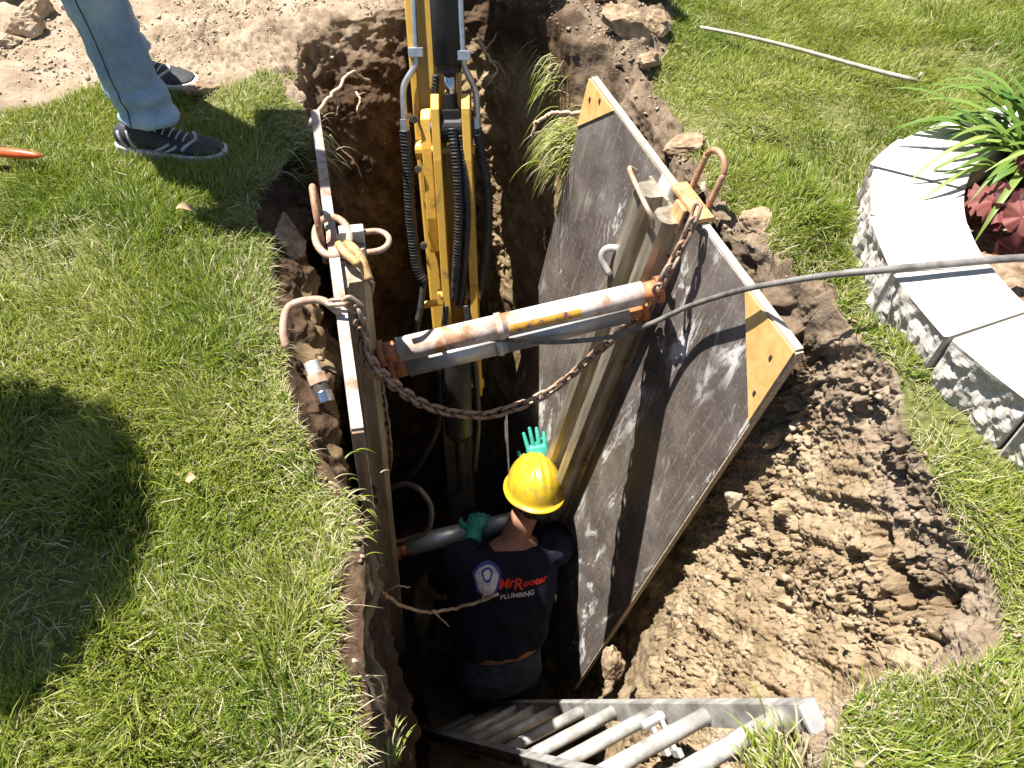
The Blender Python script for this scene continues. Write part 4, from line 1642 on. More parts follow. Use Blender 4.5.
def planter():
    ztop, zb = .205, -.03
    angs = [-2.06, -2.33, -2.62, -2.92, -3.22, -3.52, -3.80, -4.09, -4.37, -4.66, -4.95, -5.24, -5.53, -5.82]
    # block boundaries along the ring (angle seen from the ring's centre)
    edges = [R(248.5 - 360 / 23 * k) for k in range(24)]
    names = {1: 'pale planter block at the right picture edge nearest the footing stones', 2: 'large pale planter block below the grey hose with a gap at each end',
             3: 'pale planter block that the grey hose lies across', 4: 'pale planter block just behind the hose at the leftmost bend of the wall',
             5: 'pale planter block in front of the strap leaved plant', 6: 'planter block striped by shadows of the strap leaves', 7: 'far planter block at the lawn behind the strap leaves'}
    inner = BEDR - .215
    for k in range(23):
        a0, a1 = edges[k] - .004, edges[k + 1] + .004
        nu, nv = 46, 30
        g = np.random.default_rng(100 + k)
        mb = MB()
        # outer rough face grid
        vs = []
        for j in range(nv):
            for i in range(nu):
                a = a0 + (a1 - a0) * i / (nu - 1)
                z = zb + (ztop - zb) * j / (nv - 1)
                am_ = (a0 + a1) / 2
                rr_ = BEDR * (.45 + .55 * math.cos((a0 - a1) / 2) / math.cos(a - am_)) + .006 * math.sin(k * 2.3)
                ed = min(i, nu - 1 - i, nv - 1 - j) / 4
                amp = min(1, ed)
                p = np.array([[a * 9, z * 9, k * 5.0]])
                rough = float(.011 * fbm(p, 3, 90)[0] + .007 * fbm(p * 5, 5, 91)[0]) - .005
                rr_ += rough * amp - (.010 if i in (0, nu - 1) else 0)
                vs.append((BEDC[0] + rr_ * math.cos(a), BEDC[1] + rr_ * math.sin(a), z))
        fs = [(j * nu + i, j * nu + i + 1, (j + 1) * nu + i + 1, (j + 1) * nu + i) for j in range(nv - 1) for i in range(nu - 1)]
        mb.cur = 1
        mb.add(vs, fs)
        # smooth body: top, inner, ends, bottom
        mb.cur = 0
        vs2 = []
        for z in (zb, ztop):
            for rr_ in (inner, None):
                for i in range(nu):
                    a = a0 + (a1 - a0) * i / (nu - 1)
                    q = rr_ if rr_ else None
                    if q is None:
                        jj = 0 if z == zb else nv - 1
                        vs2.append(vs[jj * nu + i])
                    else:
                        vs2.append((BEDC[0] + q * math.cos(a), BEDC[1] + q * math.sin(a), z))
        fs2 = []
        for i in range(nu - 1):
            fs2.append((2 * nu + i, 2 * nu + i + 1, 3 * nu + i + 1, 3 * nu + i))       # top
            fs2.append((i, i + 1, 2 * nu + i + 1, 2 * nu + i))                         # inner
        fs2.append((0, nu, 3 * nu, 2 * nu))
        fs2.append((nu - 1, 2 * nu - 1, 4 * nu - 1, 3 * nu - 1))
        mb.add(vs2, fs2)
        am = (a0 + a1) / 2
        dz = .004 * g.normal()
        mb.v = [(x, float(bed_warp(y)), z + dz) for x, y, z in mb.v]
        o = mb.build('planter_block', [M['stone_top'], M['stone_face']], loc=(BEDC[0] + .6 * math.cos(am), float(bed_warp(BEDC[1] + .6 * math.sin(am))), 0))
        lab = names.get(k, 'pale planter block on the far side of the flower bed ring')
        tag(o, lab, 'stone block', 'blocks of the curved planter wall')
    # footing stones peeping out at the wall's base
    for (px, py, r, sd, lb) in ((965, 418, .055, 1, 'small pale footing stone at the base of the curved wall'), (992, 434, .05, 2, 'pale footing stone at the wall base nearest the right picture edge')):
        p = Pz(px, py, .0)
        rock('footing_stone', px, py, r, 200 + sd, lb, 'stone', M['slab'], (1.3, .6, .5), rot=(0, 0, -.8), z=0.0)
    # bed soil disc
    V, F = [], []
    nr, na = 26, 90
    rr_ = np.linspace(0.0, inner + .01, nr)
    A = np.linspace(0, 2 * math.pi, na, endpoint=False)
    gx = np.array([[BEDC[0] + q * math.cos(a) for a in A] for q in rr_]).ravel()
    gy = np.array([[BEDC[1] + q * math.sin(a) for a in A] for q in rr_]).ravel()
    w1, _, _ = worley(P3(gx, gy) * 26, 8)
    z = .135 + .03 * fbm(P3(gx, gy) * 6, 4, 95) + .02 * (.5 - w1)
    idx = np.arange(nr * na).reshape(nr, na)
    F4 = np.stack([idx[:-1], np.roll(idx[:-1], -1, 1), np.roll(idx[1:], -1, 1), idx[1:]], -1).reshape(-1, 4)
    me = np_mesh('bed_soil', P3(gx, bed_warp(gy), z), F4)
    tag(link_mesh('bed_soil', me, M['mulch']), 'brown soil of the round flower bed', 'soil', kind='structure')


planter()


def daylily():
    c = Vector((1.315, 1.70, .13))
    t = thing('daylily', c, 'arching green strap leaved plant in the stone ringed flower bed', 'plant')
    V, F4, T = [], [], []
    g = np.random.default_rng(5)
    for k in range(105):
        az = g.uniform(0, 2 * math.pi)
        if g.random() < .35:
            az = g.normal(math.pi, .7)
        L = g.uniform(.26, .50)
        b = c + Vector((g.normal(0, .05), g.normal(0, .05), 0))
        w = g.uniform(.013, .025)
        el = g.uniform(.9, 1.45)
        curl = g.uniform(1.2, 2.6)
        d = Vector((math.cos(az), math.sin(az), 0))
        s_ = Vector((-math.sin(az), math.cos(az), 0))
        p = b.copy()
        n = 11
        tint = np.clip(g.normal(.55, .22), 0, 1)
        o = len(V)
        for i in range(n):
            u = i / (n - 1)
            e = el - curl * u ** 1.3
            if i:
                p = p + (d * math.cos(e) + Vector((0, 0, 1)) * math.sin(e)) * (L / (n - 1))
            hw = w * .5 * (1 - u ** 3) * (0.7 + .3 * min(1, u * 4)) + .0004
            nn = d * -math.sin(e) + Vector((0, 0, 1)) * math.cos(e)
            V += [(p - s_ * hw + nn * hw * .35)[:], p[:], (p + s_ * hw + nn * hw * .35)[:]]
            T += [tint] * 3
            if i:
                q = o + 3 * (i - 1)
                F4 += [(q, q + 1, q + 4, q + 3), (q + 1, q + 2, q + 5, q + 4)]
    me = np_mesh('leaves', np.array(V), np.array(F4), None, {'tint': np.array(T)})
    link_mesh('leaves', me, M['lily'], t, smooth=True)


daylily()


def coral_bells():
    _c = Pz(1066, 214, .2)
    c = Vector((_c.x, _c.y, .13))
    t = thing('coral_bells', c, 'burgundy leaved plant with ruffled leaves in the flower bed', 'plant')
    g = np.random.default_rng(9)
    V, F3, T = [], [], []
    stems = MB()
    for k in range(24):
        az = g.uniform(0, 2 * math.pi)
        rr_ = g.uniform(.04, .19)
        b = c + Vector((math.cos(az) * rr_, math.sin(az) * rr_, g.uniform(.05, .20) - rr_ * .3))
        R_ = g.uniform(.025, .062)
        nrm = (Vector((math.cos(az) * .6, math.sin(az) * .6, 1)) + Vector(g.normal(0, .42, 3))).normalized()
        x = nrm.orthogonal().normalized()
        y = nrm.cross(x)
        na, nr = 40, 5
        tint = np.clip(g.normal(.5, .25), 0, 1)
        o = len(V)
        V.append(b[:])
        T.append(tint)
        ph = g.uniform(0, 6.28)
        for j in range(1, nr + 1):
            for i in range(na):
                a = 2 * math.pi * i / na
                lob = 1 + .07 * math.cos(5 * a + ph) + .05 * math.cos(11 * a + 2 * ph) + .03 * math.cos(23 * a)
                q = R_ * j / nr * lob
                zz = (.20 * math.cos(5 * a + ph) * (j / nr) ** 2 + .10 * math.sin(11 * a + ph) * (j / nr) ** 2 + .07 * math.sin(19 * a + ph) * (j / nr) ** 2 - .35 * (j / nr) ** 2 + .22 * (j / nr)) * R_
                V.append((b + x * (q * math.cos(a)) + y * (q * math.sin(a)) + nrm * zz)[:])
                T.append(float(np.clip(tint + .15 * math.cos(6 * a + ph), 0, 1)))
        for i in range(na):
            F3.append((o, o + 1 + i, o + 1 + (i + 1) % na))
            for j in range(nr - 1):
                q0, q1 = o + 1 + j * na, o + 1 + (j + 1) * na
                F3 += [(q0 + i, q1 + i, q1 + (i + 1) % na), (q0 + i, q1 + (i + 1) % na, q0 + (i + 1) % na)]
        stems.tube([c + Vector((g.normal(0, .02), g.normal(0, .02), 0)), (c + b) * .5 + Vector((0, 0, .03)), b], .002, 6)
    me = np_mesh('leaves', np.array(V), None, np.array(F3), {'tint': np.array(T)})
    link_mesh('leaves', me, M['burgundy'], t, smooth=True)
    me = stems.mesh('stems')
    link_mesh('stems', me, M['root'], t)


coral_bells()

# ------------------------------------------------------------------ pole on the lawn, red tip at the left edge
a, b = Pz(700, 27, .05), Pz(918, 79, .05)
mb = MB()
pts = [a + (b - a) * u + Vector((0, 0, .006 * math.sin(u * 5))) for u in np.linspace(0, 1, 14)]
mb.tube(pts, np.interp(np.linspace(0, 1, 14), [0, 1], [.0055, .0075]), 12)
mb.tube([b, b + Vector((.006, .004, .02))], .004, 8)
tag(mb.build('pole', M['white_pipe'], smooth=True, loc=a), 'thin pale pole lying on the lawn at the upper right', 'pole')
a, b = Pz(-60, 147, .045), Pz(42, 156, .045)
mb = MB()
mb.tube([a, b - (b - a) * .2, b - (b - a) * .06, b], [.014, .014, .009, .002], 12)
tag(mb.build('marker_stick', M['red'], smooth=True, loc=a), 'red orange pointed stick in the grass at the left edge', 'stick')


# ------------------------------------------------------------------ roots
def root(path, r0, r1, label, branches=(), mat='root'):
    mb = MB()
    g = np.random.default_rng(abs(hash(label)) % 1000 if False else len(label) * 7)
    pts = catmull(path, 8)
    pts = [p + Vector(g.normal(0, r0 * .35, 3)) for p in pts]
    mb.tube(pts, np.linspace(r0, r1, len(pts)), 8)
    for br in branches:
        bp = catmull(br, 6)
        bp = [p + Vector(g.normal(0, r0 * .25, 3)) for p in bp]
        mb.tube(bp, np.linspace(r0 * .6, r1 * .4, len(bp)), 6)
    o = mb.build('root', M[mat], smooth=True, loc=path[0])
    tag(o, label, 'root', 'roots in the trench walls')


root([Py(362, 575, .86), Py(380, 590, .92), Py(400, 605, .98), Py(430, 612, 1.02), Py(465, 606, 1.05), Py(497, 595, 1.06)], .006, .0045,
     'thin pale root reaching across the trench in front of the worker\'s back', [[Py(384, 592, .93), Py(398, 586, .93), Py(410, 588, .94)], [Py(432, 611, 1.02), Py(440, 618, 1.02), Py(449, 626, 1.02)], [Py(482, 600, 1.05), Py(484, 593, 1.05), Py(483, 588, 1.05)]])
root([Py(355, 660, .42), Py(372, 690, .42), Py(385, 715, .44), Py(396, 735, .46)], .003, .0015, 'thin reddish root hanging from the left lawn edge at the bottom', [[Py(365, 675, .42), Py(380, 680, .44), Py(386, 700, .45)]])
root([Py(305, 135, 2.16), Py(318, 112, 2.22), Py(335, 92, 2.3), Py(352, 73, 2.42), Py(370, 82, 2.5)], .008, .004, 'pale curved root above the far end of the left panel', [[Py(335, 92, 2.3), Py(338, 105, 2.3), Py(336, 116, 2.3)]])
root([Py(356, 92, 2.55), Py(360, 100, 2.5), Py(357, 110, 2.45), Py(360, 120, 2.45)], .004, .002, 'short root dangling in the shadow left of the excavator arm', [[Py(357, 95, 2.5), Py(366, 93, 2.5)]])
root([Py(586, 112, 2.38), Py(560, 113, 2.38), Py(544, 117, 2.36), Py(536, 124, 2.34), Py(532, 137, 2.34)], .008, .004, 'bent root sticking out of the wall beside the orange panel corner')
root([Py(478, 40, 2.72), Py(490, 60, 2.68), Py(497, 72, 2.66), Py(485, 88, 2.64)], .006, .002, 'tangled root on the shaded wall right of the black cylinder', [[Py(490, 60, 2.68), Py(500, 66, 2.68), Py(506, 80, 2.66)], [Py(484, 50, 2.7), Py(492, 42, 2.7), Py(497, 33, 2.7)], [Py(497, 72, 2.66), Py(489, 78, 2.64), Py(478, 78, 2.66)]])
root([Py(330, 135, 2.3), Py(342, 150, 2.3), Py(355, 162, 2.3), Py(362, 178, 2.3)], .003, .0015, 'fine root hanging behind the top of the left panel')
root([Pz(882, 560, -.22), Pz(876, 590, -.25), Pz(875, 622, -.28)], .006, .003, 'short broken root on the sunny bank by the right lawn edge')

# hanging sod tufts on the wall


def tuft(p, n, L, az, label, sd, spread=.05, down=.6):
    g = np.random.default_rng(sd)
    base = np.array(p)[None] + g.normal(0, spread, (n, 3)) * np.array([.6, 1, .7])
    h = g.uniform(.5, 1, n) * L
    d = np.stack([np.cos(az + g.normal(0, .5, n)), np.sin(az + g.normal(0, .5, n)), -down + g.normal(0, .35, n)], 1)
    d /= np.linalg.norm(d, axis=1, keepdims=True)
    s_ = np.cross(d, np.array([0, 0, 1.0])[None] + g.normal(0, .3, (n, 3)))
    s_ /= np.linalg.norm(s_, axis=1, keepdims=True) + 1e-6
    w = g.uniform(.0012, .002, n)[:, None]
    rows = []
    for t_, wf in ((0, 1), (.2, 1), (.4, .95), (.6, .8), (.8, .6)):
        c1 = base + d * h[:, None] * t_ + np.array([0, 0, 1.0]) * (h * (.9 * t_ * (1 - t_) - .15 * t_ ** 2))[:, None]
        rows += [c1 - s_ * w * wf, c1 + s_ * w * wf]
    c2 = base + d * h[:, None] - np.array([0, 0, 1.0]) * (h * .18)[:, None]
    V = np.stack(rows + [c2], 1).reshape(-1, 3)
    i = np.arange(n)[:, None] * 11
    tint = np.where(g.random(n) < .5, g.uniform(.8, .95, n), g.uniform(.3, .75, n))
    me = np_mesh('grass_tuft', V, np.concatenate([i + np.array([[q, q + 1, q + 3, q + 2]]) for q in (0, 2, 4, 6)]), i + np.array([[8, 9, 10]]), {'tint': np.repeat(tint, 11)})
    o = link_mesh('grass_tuft', me, M['grass'], loc=p)
    tag(o, label, 'grass tuft', 'sod tufts hanging into the trench')


tuft(Py(572, 140, 2.40), 420, .16, math.pi * 1.05, 'shaggy grass tuft hanging beside the far orange panel corner', 1)
tuft(Py(558, 66, 2.66), 260, .12, math.pi * 1.1, 'pale grass tuft on the dirt lip right of the black cylinder', 2)
tuft(Py(300, 150, 2.08), 260, .10, 0.1, 'grass tuft drooping over the lip in the standing person\'s shadow', 3)
tuft(Pz(340, 520, -.01), 110, .045, 0.2, 'grass tuft overhanging the left edge beside the panel corner', 4)
tuft(Pz(775, 782, -.05), 240, .085, 1.9, 'pale green tuft growing over the near end of the ladder', 6, .04, -1.0)
tuft(Pz(392, 762, -.12), 40, .09, 1.6, 'sparse green blades at the bottom edge of the trench', 5, .012, -.8)

def fallen_leaf(px, py, L, az, sd, label):
    p = Pz(px, py, .05)
    g = np.random.default_rng(sd)
    V, F = [], []
    for i in range(7):
        u = i / 6
        w = L * .28 * math.sin(math.pi * min(1, u * .92 + .06))
        for k in (-1, 0, 1):
            x, y = (u - .5) * L, k * w
            V.append((p.x + x * math.cos(az) - y * math.sin(az), p.y + x * math.sin(az) + y * math.cos(az), p.z + abs(k) * w * .5 + .01 * math.sin(u * 4 + sd)))
    for i in range(6):
        for k in (0, 1):
            q = i * 3 + k
            F.append((q, q + 1, q + 4, q + 3))
    mb = MB()
    mb.add(V, F)
    o = mb.build('fallen_leaf', M['dry_leaf'], smooth=True, loc=p)
    tag(o, label, 'leaf')


fallen_leaf(187, 209, .05, .4, 1, 'pale dry leaf lying on the lawn below the black trainers')
fallen_leaf(190, 478, .035, 1.9, 2, 'small brown leaf lying at the edge of the round shadow')

# ------------------------------------------------------------------ unseen tree added past the left edge to cast the lawn shadow


def tree():
    c = Vector((-1.75, 1.13, 0))
    t = thing('shadow_tree', c, 'added round crowned tree out of view, casting the shadow on the left lawn', 'tree')
    top = Vector((-1.61, 1.07, 1.62))
    mb = MB()
    mb.tube([c - Vector((0, 0, .05)), c + Vector((.02, -.01, .6)), c + Vector((.06, -.03, 1.2)), top + Vector((0, 0, .2))], [.035, .028, .02, .008], 10)
    g = np.random.default_rng(3)
    for k in range(14):
        a = g.uniform(0, 6.28)
        p = c + Vector((.05, -.02, g.uniform(1.05, 1.6)))
        q = p + Vector((math.cos(a) * .3, math.sin(a) * .3, g.uniform(.05, .3)))
        mb.tube([p, (p + q) * .5 + Vector((0, 0, .02)), q], [.010, .007, .003], 6)
    mb.build('trunk', M['bark'], t, smooth=True)
    n = 14000
    u = g.normal(size=(n, 3))
    u /= np.linalg.norm(u, axis=1, keepdims=True)
    rr_ = g.random(n) ** (1 / 2.6)
    rad = 1 + .12 * fbm(u * 2.2, 3, 88)
    p = np.array(top) + u * (rr_ * rad)[:, None] * np.array([.33, .35, .40])
    az = g.uniform(0, 6.28, n)
    d = np.stack([np.cos(az), np.sin(az), g.uniform(-.7, .3, n)], 1)
    s_ = np.cross(d, g.normal(size=(n, 3)))
    s_ /= np.linalg.norm(s_, axis=1, keepdims=True)
    L = g.uniform(.025, .045, n)[:, None]
    V = np.stack([p, p + d * L * .5 + s_ * L * .32, p + d * L, p + d * L * .5 - s_ * L * .32], 1).reshape(-1, 3)
    F = np.arange(n)[:, None] * 4 + np.array([[0, 1, 2, 3]])
    me = np_mesh('crown', V, F, None, {'tint': np.repeat(g.random(n), 4)})
    link_mesh('crown', me, M['crown'], t)  # crown of the added unseen tree, casts the lawn shadow


tree()


# ------------------------------------------------------------------ people
def hand(mb, wrist, mid, nrm, thumb_side, L=.19, curl=(.1, .1, .1, .1), spread=.10, palm_w=.085):
    """palm + five fingers. wrist->mid gives the pointing direction, nrm the back of the hand."""
    wrist, mid = Vector(wrist), Vector(mid)
    f = (mid - wrist).normalized()
    nrm = (Vector(nrm) - f * Vector(nrm).dot(f)).normalized()
    s_ = f.cross(nrm).normalized() * thumb_side
    pl = L * .50
    mb.loft([(wrist - f * .02, s_ * .029, nrm * .022), (wrist + f * .015, s_ * .033, nrm * .021), (wrist + f * pl * .6, s_ * palm_w * .5, nrm * .018), (wrist + f * pl, s_ * palm_w * .5, nrm * .014), (wrist + f * (pl + .006), s_ * palm_w * .42, nrm * .009)], 16)
    lens = [.40, .47, .44, .34]
    for k in range(4):
        off = (1.5 - k) / 1.5
        b = wrist + f * (pl - .015 - .006 * abs(off)) + s_ * (off * palm_w * .36)
        a = off * spread
        fd = (f * math.cos(a) + s_ * math.sin(a)).normalized()
        ll = L * lens[k]
        pts = [b]
        ang = 0
        p = b
        for j, seg_ in enumerate((.46, .30, .24)):
            ang += curl[k] * (1.0, 1.3, 1.0)[j]
            dd = fd * math.cos(ang) - nrm * math.sin(ang)
            p = p + dd * (ll * seg_ + (.015 if j == 0 else 0))
            pts.append(p)
        mb.limb(pts, [.0100, .0095, .0088, .0072], 10)
    b = wrist + f * (pl * .22) + s_ * (palm_w * .32)
    p1 = b + (f * .6 + s_ * .8).normalized() * (L * .20) - nrm * .006
    p2 = p1 + (f * .85 + s_ * .45).normalized() * (L * .16) - nrm * .008
    p3 = p2 + (f * .95 + s_ * .15).normalized() * (L * .11) - nrm * .008
    mb.limb([b, p1, p2, p3], [.0145, .0118, .0105, .008], 10)


def head(mb, c, fwd, up, s=1.0):
    fwd, up = Vector(fwd).normalized(), Vector(up).normalized()
    up = (up - fwd * up.dot(fwd)).normalized()
    sd = fwd.cross(up)

    def q(x, y, z):
        return Vector(c) + (sd * x + fwd * y + up * z) * s
    mb.loft([(q(0, .01, -.118), sd * .025 * s, fwd * .03 * s), (q(0, .02, -.10), sd * .048 * s, fwd * .058 * s), (q(0, .012, -.06), sd * .062 * s, fwd * .082 * s), (q(0, .0, 0), sd * .073 * s, fwd * .094 * s), (q(0, -.004, .05), sd * .074 * s, fwd * .096 * s), (q(0, -.006, .09), sd * .058 * s, fwd * .076 * s), (q(0, -.006, .113), sd * .026 * s, fwd * .036 * s)], 24)
    mb.limb([q(0, .088, .005), q(0, .108, -.022), q(0, .114, -.036)], [.008 * s, .011 * s, .011 * s], 8)     # nose
    mb.limb([q(-.016, .098, -.040), q(.016, .098, -.040)], [.009 * s, .009 * s], 8)
    mb.limb([q(-.022, .090, -.066), q(0, .098, -.064), q(.022, .090, -.066)], [.006 * s, .009 * s, .006 * s], 8)   # mouth
    mb.limb([q(-.05, .078, .022), q(0, .094, .024), q(.05, .078, .022)], [.009 * s, .009 * s, .009 * s], 8)       # brow
    for k in (-1, 1):                                                                                             # ears
        mb.loft([(q(k * .070, -.012, -.005), fwd * .017 * s, up * .030 * s), (q(k * .084, -.018, -.003), fwd * .019 * s, up * .032 * s), (q(k * .088, -.019, -.003), fwd * .013 * s, up * .024 * s)], 14)
    return q


def lerp(a, b, t):
    return Vector(a) + (Vector(b) - Vector(a)) * t


def worker():
    hip = Vector((-.055, 1.29, -2.00))
    chest = Vector((-.035, 1.52, -1.68))
    neck = Vector((.02, 1.63, -1.545))
    shc = Vector((-.02, 1.575, -1.615))
    t = thing('person', (-.06, 1.25, -2.9), 'worker in navy T-shirt and yellow hard hat bending forward in the trench', 'person')
    right = Vector((1, .12, .0)).normalized()
    sp = (chest - hip).normalized()
    back = right.cross(sp).normalized()           # out of the chest / back axis
    headc = Vector((.086, 1.735, -1.418))
    HF, HU = Vector((-.22, .92, -.36)), Vector((.06, .36, .93))
    LS, RS = shc - right * .195 + Vector((0, -.01, -.01)), shc + right * .20 + Vector((0, .01, 0))
    LE = Py(437, 584, 1.60)
    LW = Py(474, 534, 1.685)
    LHm = Py(478, 519, 1.765)
    rh = Py(536, 444, 1.97)
    RW = Py(541, 470, 1.89)
    RE = Vector((.205, 1.76, -1.72))
    # --- bare body, one skin
    mb = MB()
    mb.loft([(hip - sp * .10, right * .15, back * .10), (hip, right * .165, back * .115), (lerp(hip, chest, .5), right * .145, back * .10), (chest, right * .17, back * .115), (lerp(chest, neck, .55), right * .165, back * .09), (lerp(chest, neck, .9), right * .07, back * .06)], 24)
    mb.limb([lerp(chest, neck, .7), neck, lerp(neck, headc, .6)], [.062, .058, .056])
    hq = head(mb, headc, HF, HU)
    mb.limb([LS, lerp(LS, LE, .5), LE, lerp(LE, LW, .5), LW], [.058, .050, .043, .040, .028])
    mb.limb([RS, lerp(RS, RE, .5), RE, lerp(RE, RW, .5), RW], [.058, .050, .043, .038, .028])
    for s_ in (-1, 1):
        h = hip + right * (.09 * s_) - sp * .04
        kn = h + Vector((.015 * s_, .10, -.42))
        an = kn + Vector((.01 * s_, -.14, -.40))
        mb.limb([h, lerp(h, kn, .5), kn, lerp(kn, an, .35), an], [.085, .074, .058, .055, .040])
    me = remesh(mb, .006, 4)
    body = link_mesh('body', me, M['skin'], t, smooth=True)
    # --- T-shirt
    mb = MB()
    mb.loft([(hip + sp * .065, right * .198, back * .130), (hip + sp * .10, right * .202, back * .13), (lerp(hip, chest, .55), right * .215, back * .130), (chest, right * .225, back * .135), (lerp(chest, neck, .45), right * .212, back * .114), (lerp(chest, neck, .72), right * .115, back * .085)], 28)
    for a, b, e in ((LS, LE, .80), (RS, RE, .62)):
        mb.limb([lerp(a, Vector(shc), .3), a, lerp(a, b, e * .6), lerp(a, b, e)], [.080, .080, .072, .070])
    me = remesh(mb, .009, 8, lambda P: .010 * fbm(np.stack([P[:, 0] * 13, P[:, 1] * 7, P[:, 2] * 7], 1), 3, 14) + .006 * np.abs(fbm(np.stack([P[:, 0] * 16 + P[:, 2] * 9, P[:, 1] * 8, P[:, 2] * 10 - P[:, 0] * 8], 1), 2, 19)))
    shirt = link_mesh('shirt', me, M['navy'], t, smooth=True)
    bv = BVHTree.FromPolygons([shirt.matrix_world @ v.co + Vector(WORLD[t.name].translation) for v in me.vertices], [p.vertices[:] for p in me.polygons])
    cam_ = Vector((0, 0, CAMZ))
    # writing on the back: laid on the cloth
    bo = lerp(hip, chest, .55)
    bdir = -back if (-back).z > 0 or (-back).y < 0 else back
    if bdir.y > 0:
        bdir = -bdir

    def on_cloth(c2, off=.0025):
        """c2: (across, up) metres from the chest spine point"""
        p = bo + right * c2[0] + sp * c2[1] + bdir * .4
        h, n_, i_, d_ = bv.ray_cast(p, -bdir)
        if h is None:
            h = bo + right * c2[0] + sp * c2[1] + bdir * .12
        return h + bdir * off

    def textmesh(s, size, bold=0.0, shear=0.0):
        cu = bpy.data.curves.new('txt', 'FONT')
        cu.body = s
        cu.size = size
        cu.offset = bold
        cu.shear = shear
        cu.resolution_u = 3
        ob = bpy.data.objects.new('txt', cu)
        COL.objects.link(ob)
        dg = bpy.context.evaluated_depsgraph_get()
        m2 = bpy.data.meshes.new_from_object(ob.evaluated_get(dg))
        bpy.data.objects.remove(ob)
        bm = bmesh.new()
        bm.from_mesh(m2)
        bmesh.ops.triangulate(bm, faces=bm.faces)
        for _ in range(2):
            bmesh.ops.subdivide_edges(bm, edges=[e for e in bm.edges if e.calc_length() > .006], cuts=1)
            bmesh.ops.triangulate(bm, faces=bm.faces)
        bm.to_mesh(m2)
        bm.free()
        m2.materials.clear()
        return m2

    def put(m2, x0, y0, name, mat, off=.0025):
        for v in m2.vertices:
            v.co = on_cloth((x0 + v.co.x, y0 + v.co.y), off)
        link_mesh(name, m2, mat, shirt)
    # anchor: pixel (500,590) left end of the red word
    def anchor(px, py):
        d = ray(px, py).normalized()
        h, *_ = bv.ray_cast(cam_, d)
        if h is None:
            return (0, 0)
        r_ = h - bo
        return (r_.dot(right), r_.dot(sp))
    ax = anchor(493, 588)
    put(textmesh('Mr', .052, .0016, .15), ax[0], ax[1], 'lettering', M['red_print'])
    ax2 = anchor(508, 590)
    put(textmesh('R', .064, .0018, .15), ax2[0], ax2[1] - .004, 'lettering', M['red_print'])
    ax3 = anchor(518, 589)
    put(textmesh('ooter', .043, .0014, .15), ax3[0], ax3[1], 'lettering', M['red_print'])
    ax4 = anchor(496, 597)
    put(textmesh('PLUMBING', .029, .0004), ax4[0], ax4[1] - .008, 'lettering', M['white_print'])
    # plain blue and white crest left of it
    ac = anchor(480, 577)

    def crest(sc, name, mat, off):
        out = [(-.50, .25), (-.24, .50), (.22, .52), (.50, .22), (.44, -.12), (.30, -.44), (.02, -.60), (-.26, -.44), (-.42, -.10)]
        pts = catmull([(x, y, 0) for x, y in out], 5, True)
        bm = bmesh.new()
        cv = bm.verts.new((0, 0, 0))
        rings = []
        for k in range(1, 9):
            rings.append([bm.verts.new((p.x * sc * k / 8, p.y * sc * 1.1 * k / 8, 0)) for p in pts])
        n = len(pts)
        for i in range(n):
            bm.faces.new((cv, rings[0][i], rings[0][(i + 1) % n]))
            for k in range(7):
                bm.faces.new((rings[k][i], rings[k + 1][i], rings[k + 1][(i + 1) % n], rings[k][(i + 1) % n]))
        m2 = bpy.data.meshes.new(name)
        bm.to_mesh(m2)
        bm.free()
        put(m2, ac[0], ac[1], name, mat, off)
    crest(.112, 'crest', M['blue_print'], .002)
    crest(.092, 'crest', M['white_print'], .0032)
    ac = (ac[0], ac[1] + .022)
    crest(.045, 'crest', M['blue_print'], .0042)
    crest(.030, 'crest', M['white_print'], .0050)
    # --- trousers
    mb = MB()
    mb.loft([(hip - sp * .13, right * .15, back * .115), (hip - sp * .06, right * .178, back * .128), (hip + sp * .04, right * .180, back * .124)], 24)
    for s_ in (-1, 1):
        h = hip + right * (.09 * s_) - sp * .05
        kn = h + Vector((.015 * s_, .10, -.42))
        an = kn + Vector((.01 * s_, -.14, -.36))
        mb.limb([h, lerp(h, kn, .5), kn, an], [.098, .088, .075, .065])
    me = remesh(mb, .010, 6, lambda P: .006 * fbm(P * 12, 3, 15))
    link_mesh('trousers', me, M['jeans_dark'], t, smooth=True)
    for s_ in (-1, 1):
        h = hip + right * (.09 * s_) - sp * .05
        an = h + Vector((.025 * s_, -.04, -.80))
        mb = MB()
        mb.loft([(an + Vector((0, -.09, -.04)), (.035, 0, 0), (0, 0, .03)), (an + Vector((0, -.05, -.02)), (.045, 0, 0), (0, 0, .06)), (an + Vector((0, .05, -.03)), (.045, 0, 0), (0, 0, .05)), (an + Vector((0, .16, -.05)), (.045, 0, 0), (0, 0, .03)), (an + Vector((0, .19, -.055)), (.03, 0, 0), (0, 0, .02))], 18)
        link_mesh('boot', remesh(mb, .008, 3), M['dark_steel'], t, smooth=True)
    # --- gloves
    for (w_, m_, n_, ts, cu) in ((LW, LHm, Vector((-.2, -.5, 1)), -1, (.5,) * 4), (RW, rh, Vector((0, -.6, .8)), -1, (.03, .02, .03, .05))):
        mb = MB()
        hand(mb, w_, m_, n_, ts, L=.198, curl=cu, palm_w=.094, spread=.03 if cu[0] > .3 else .10)
        f = (Vector(m_) - Vector(w_)).normalized()
        mb.tube([Vector(w_) - f * .05, Vector(w_) + f * .02], [.040, .034], 16)
        me = remesh(mb, .0038, 2)
        link_mesh('glove', me, M['glove'], t, smooth=True)
    # --- hair below the hat
    fw, up = HF.normalized(), HU.copy()
    up = (up - fw * up.dot(fw)).normalized()
    sd = fw.cross(up)
    mb = MB()
    mb.loft([(headc - fw * .022 - up * .060, sd * .060, fw * .066), (headc - fw * .014 - up * .02, sd * .077, fw * .090), (headc - fw * .010 + up * .05, sd * .080, fw * .098), (headc - fw * .008 + up * .09, sd * .06, fw * .07)], 24)
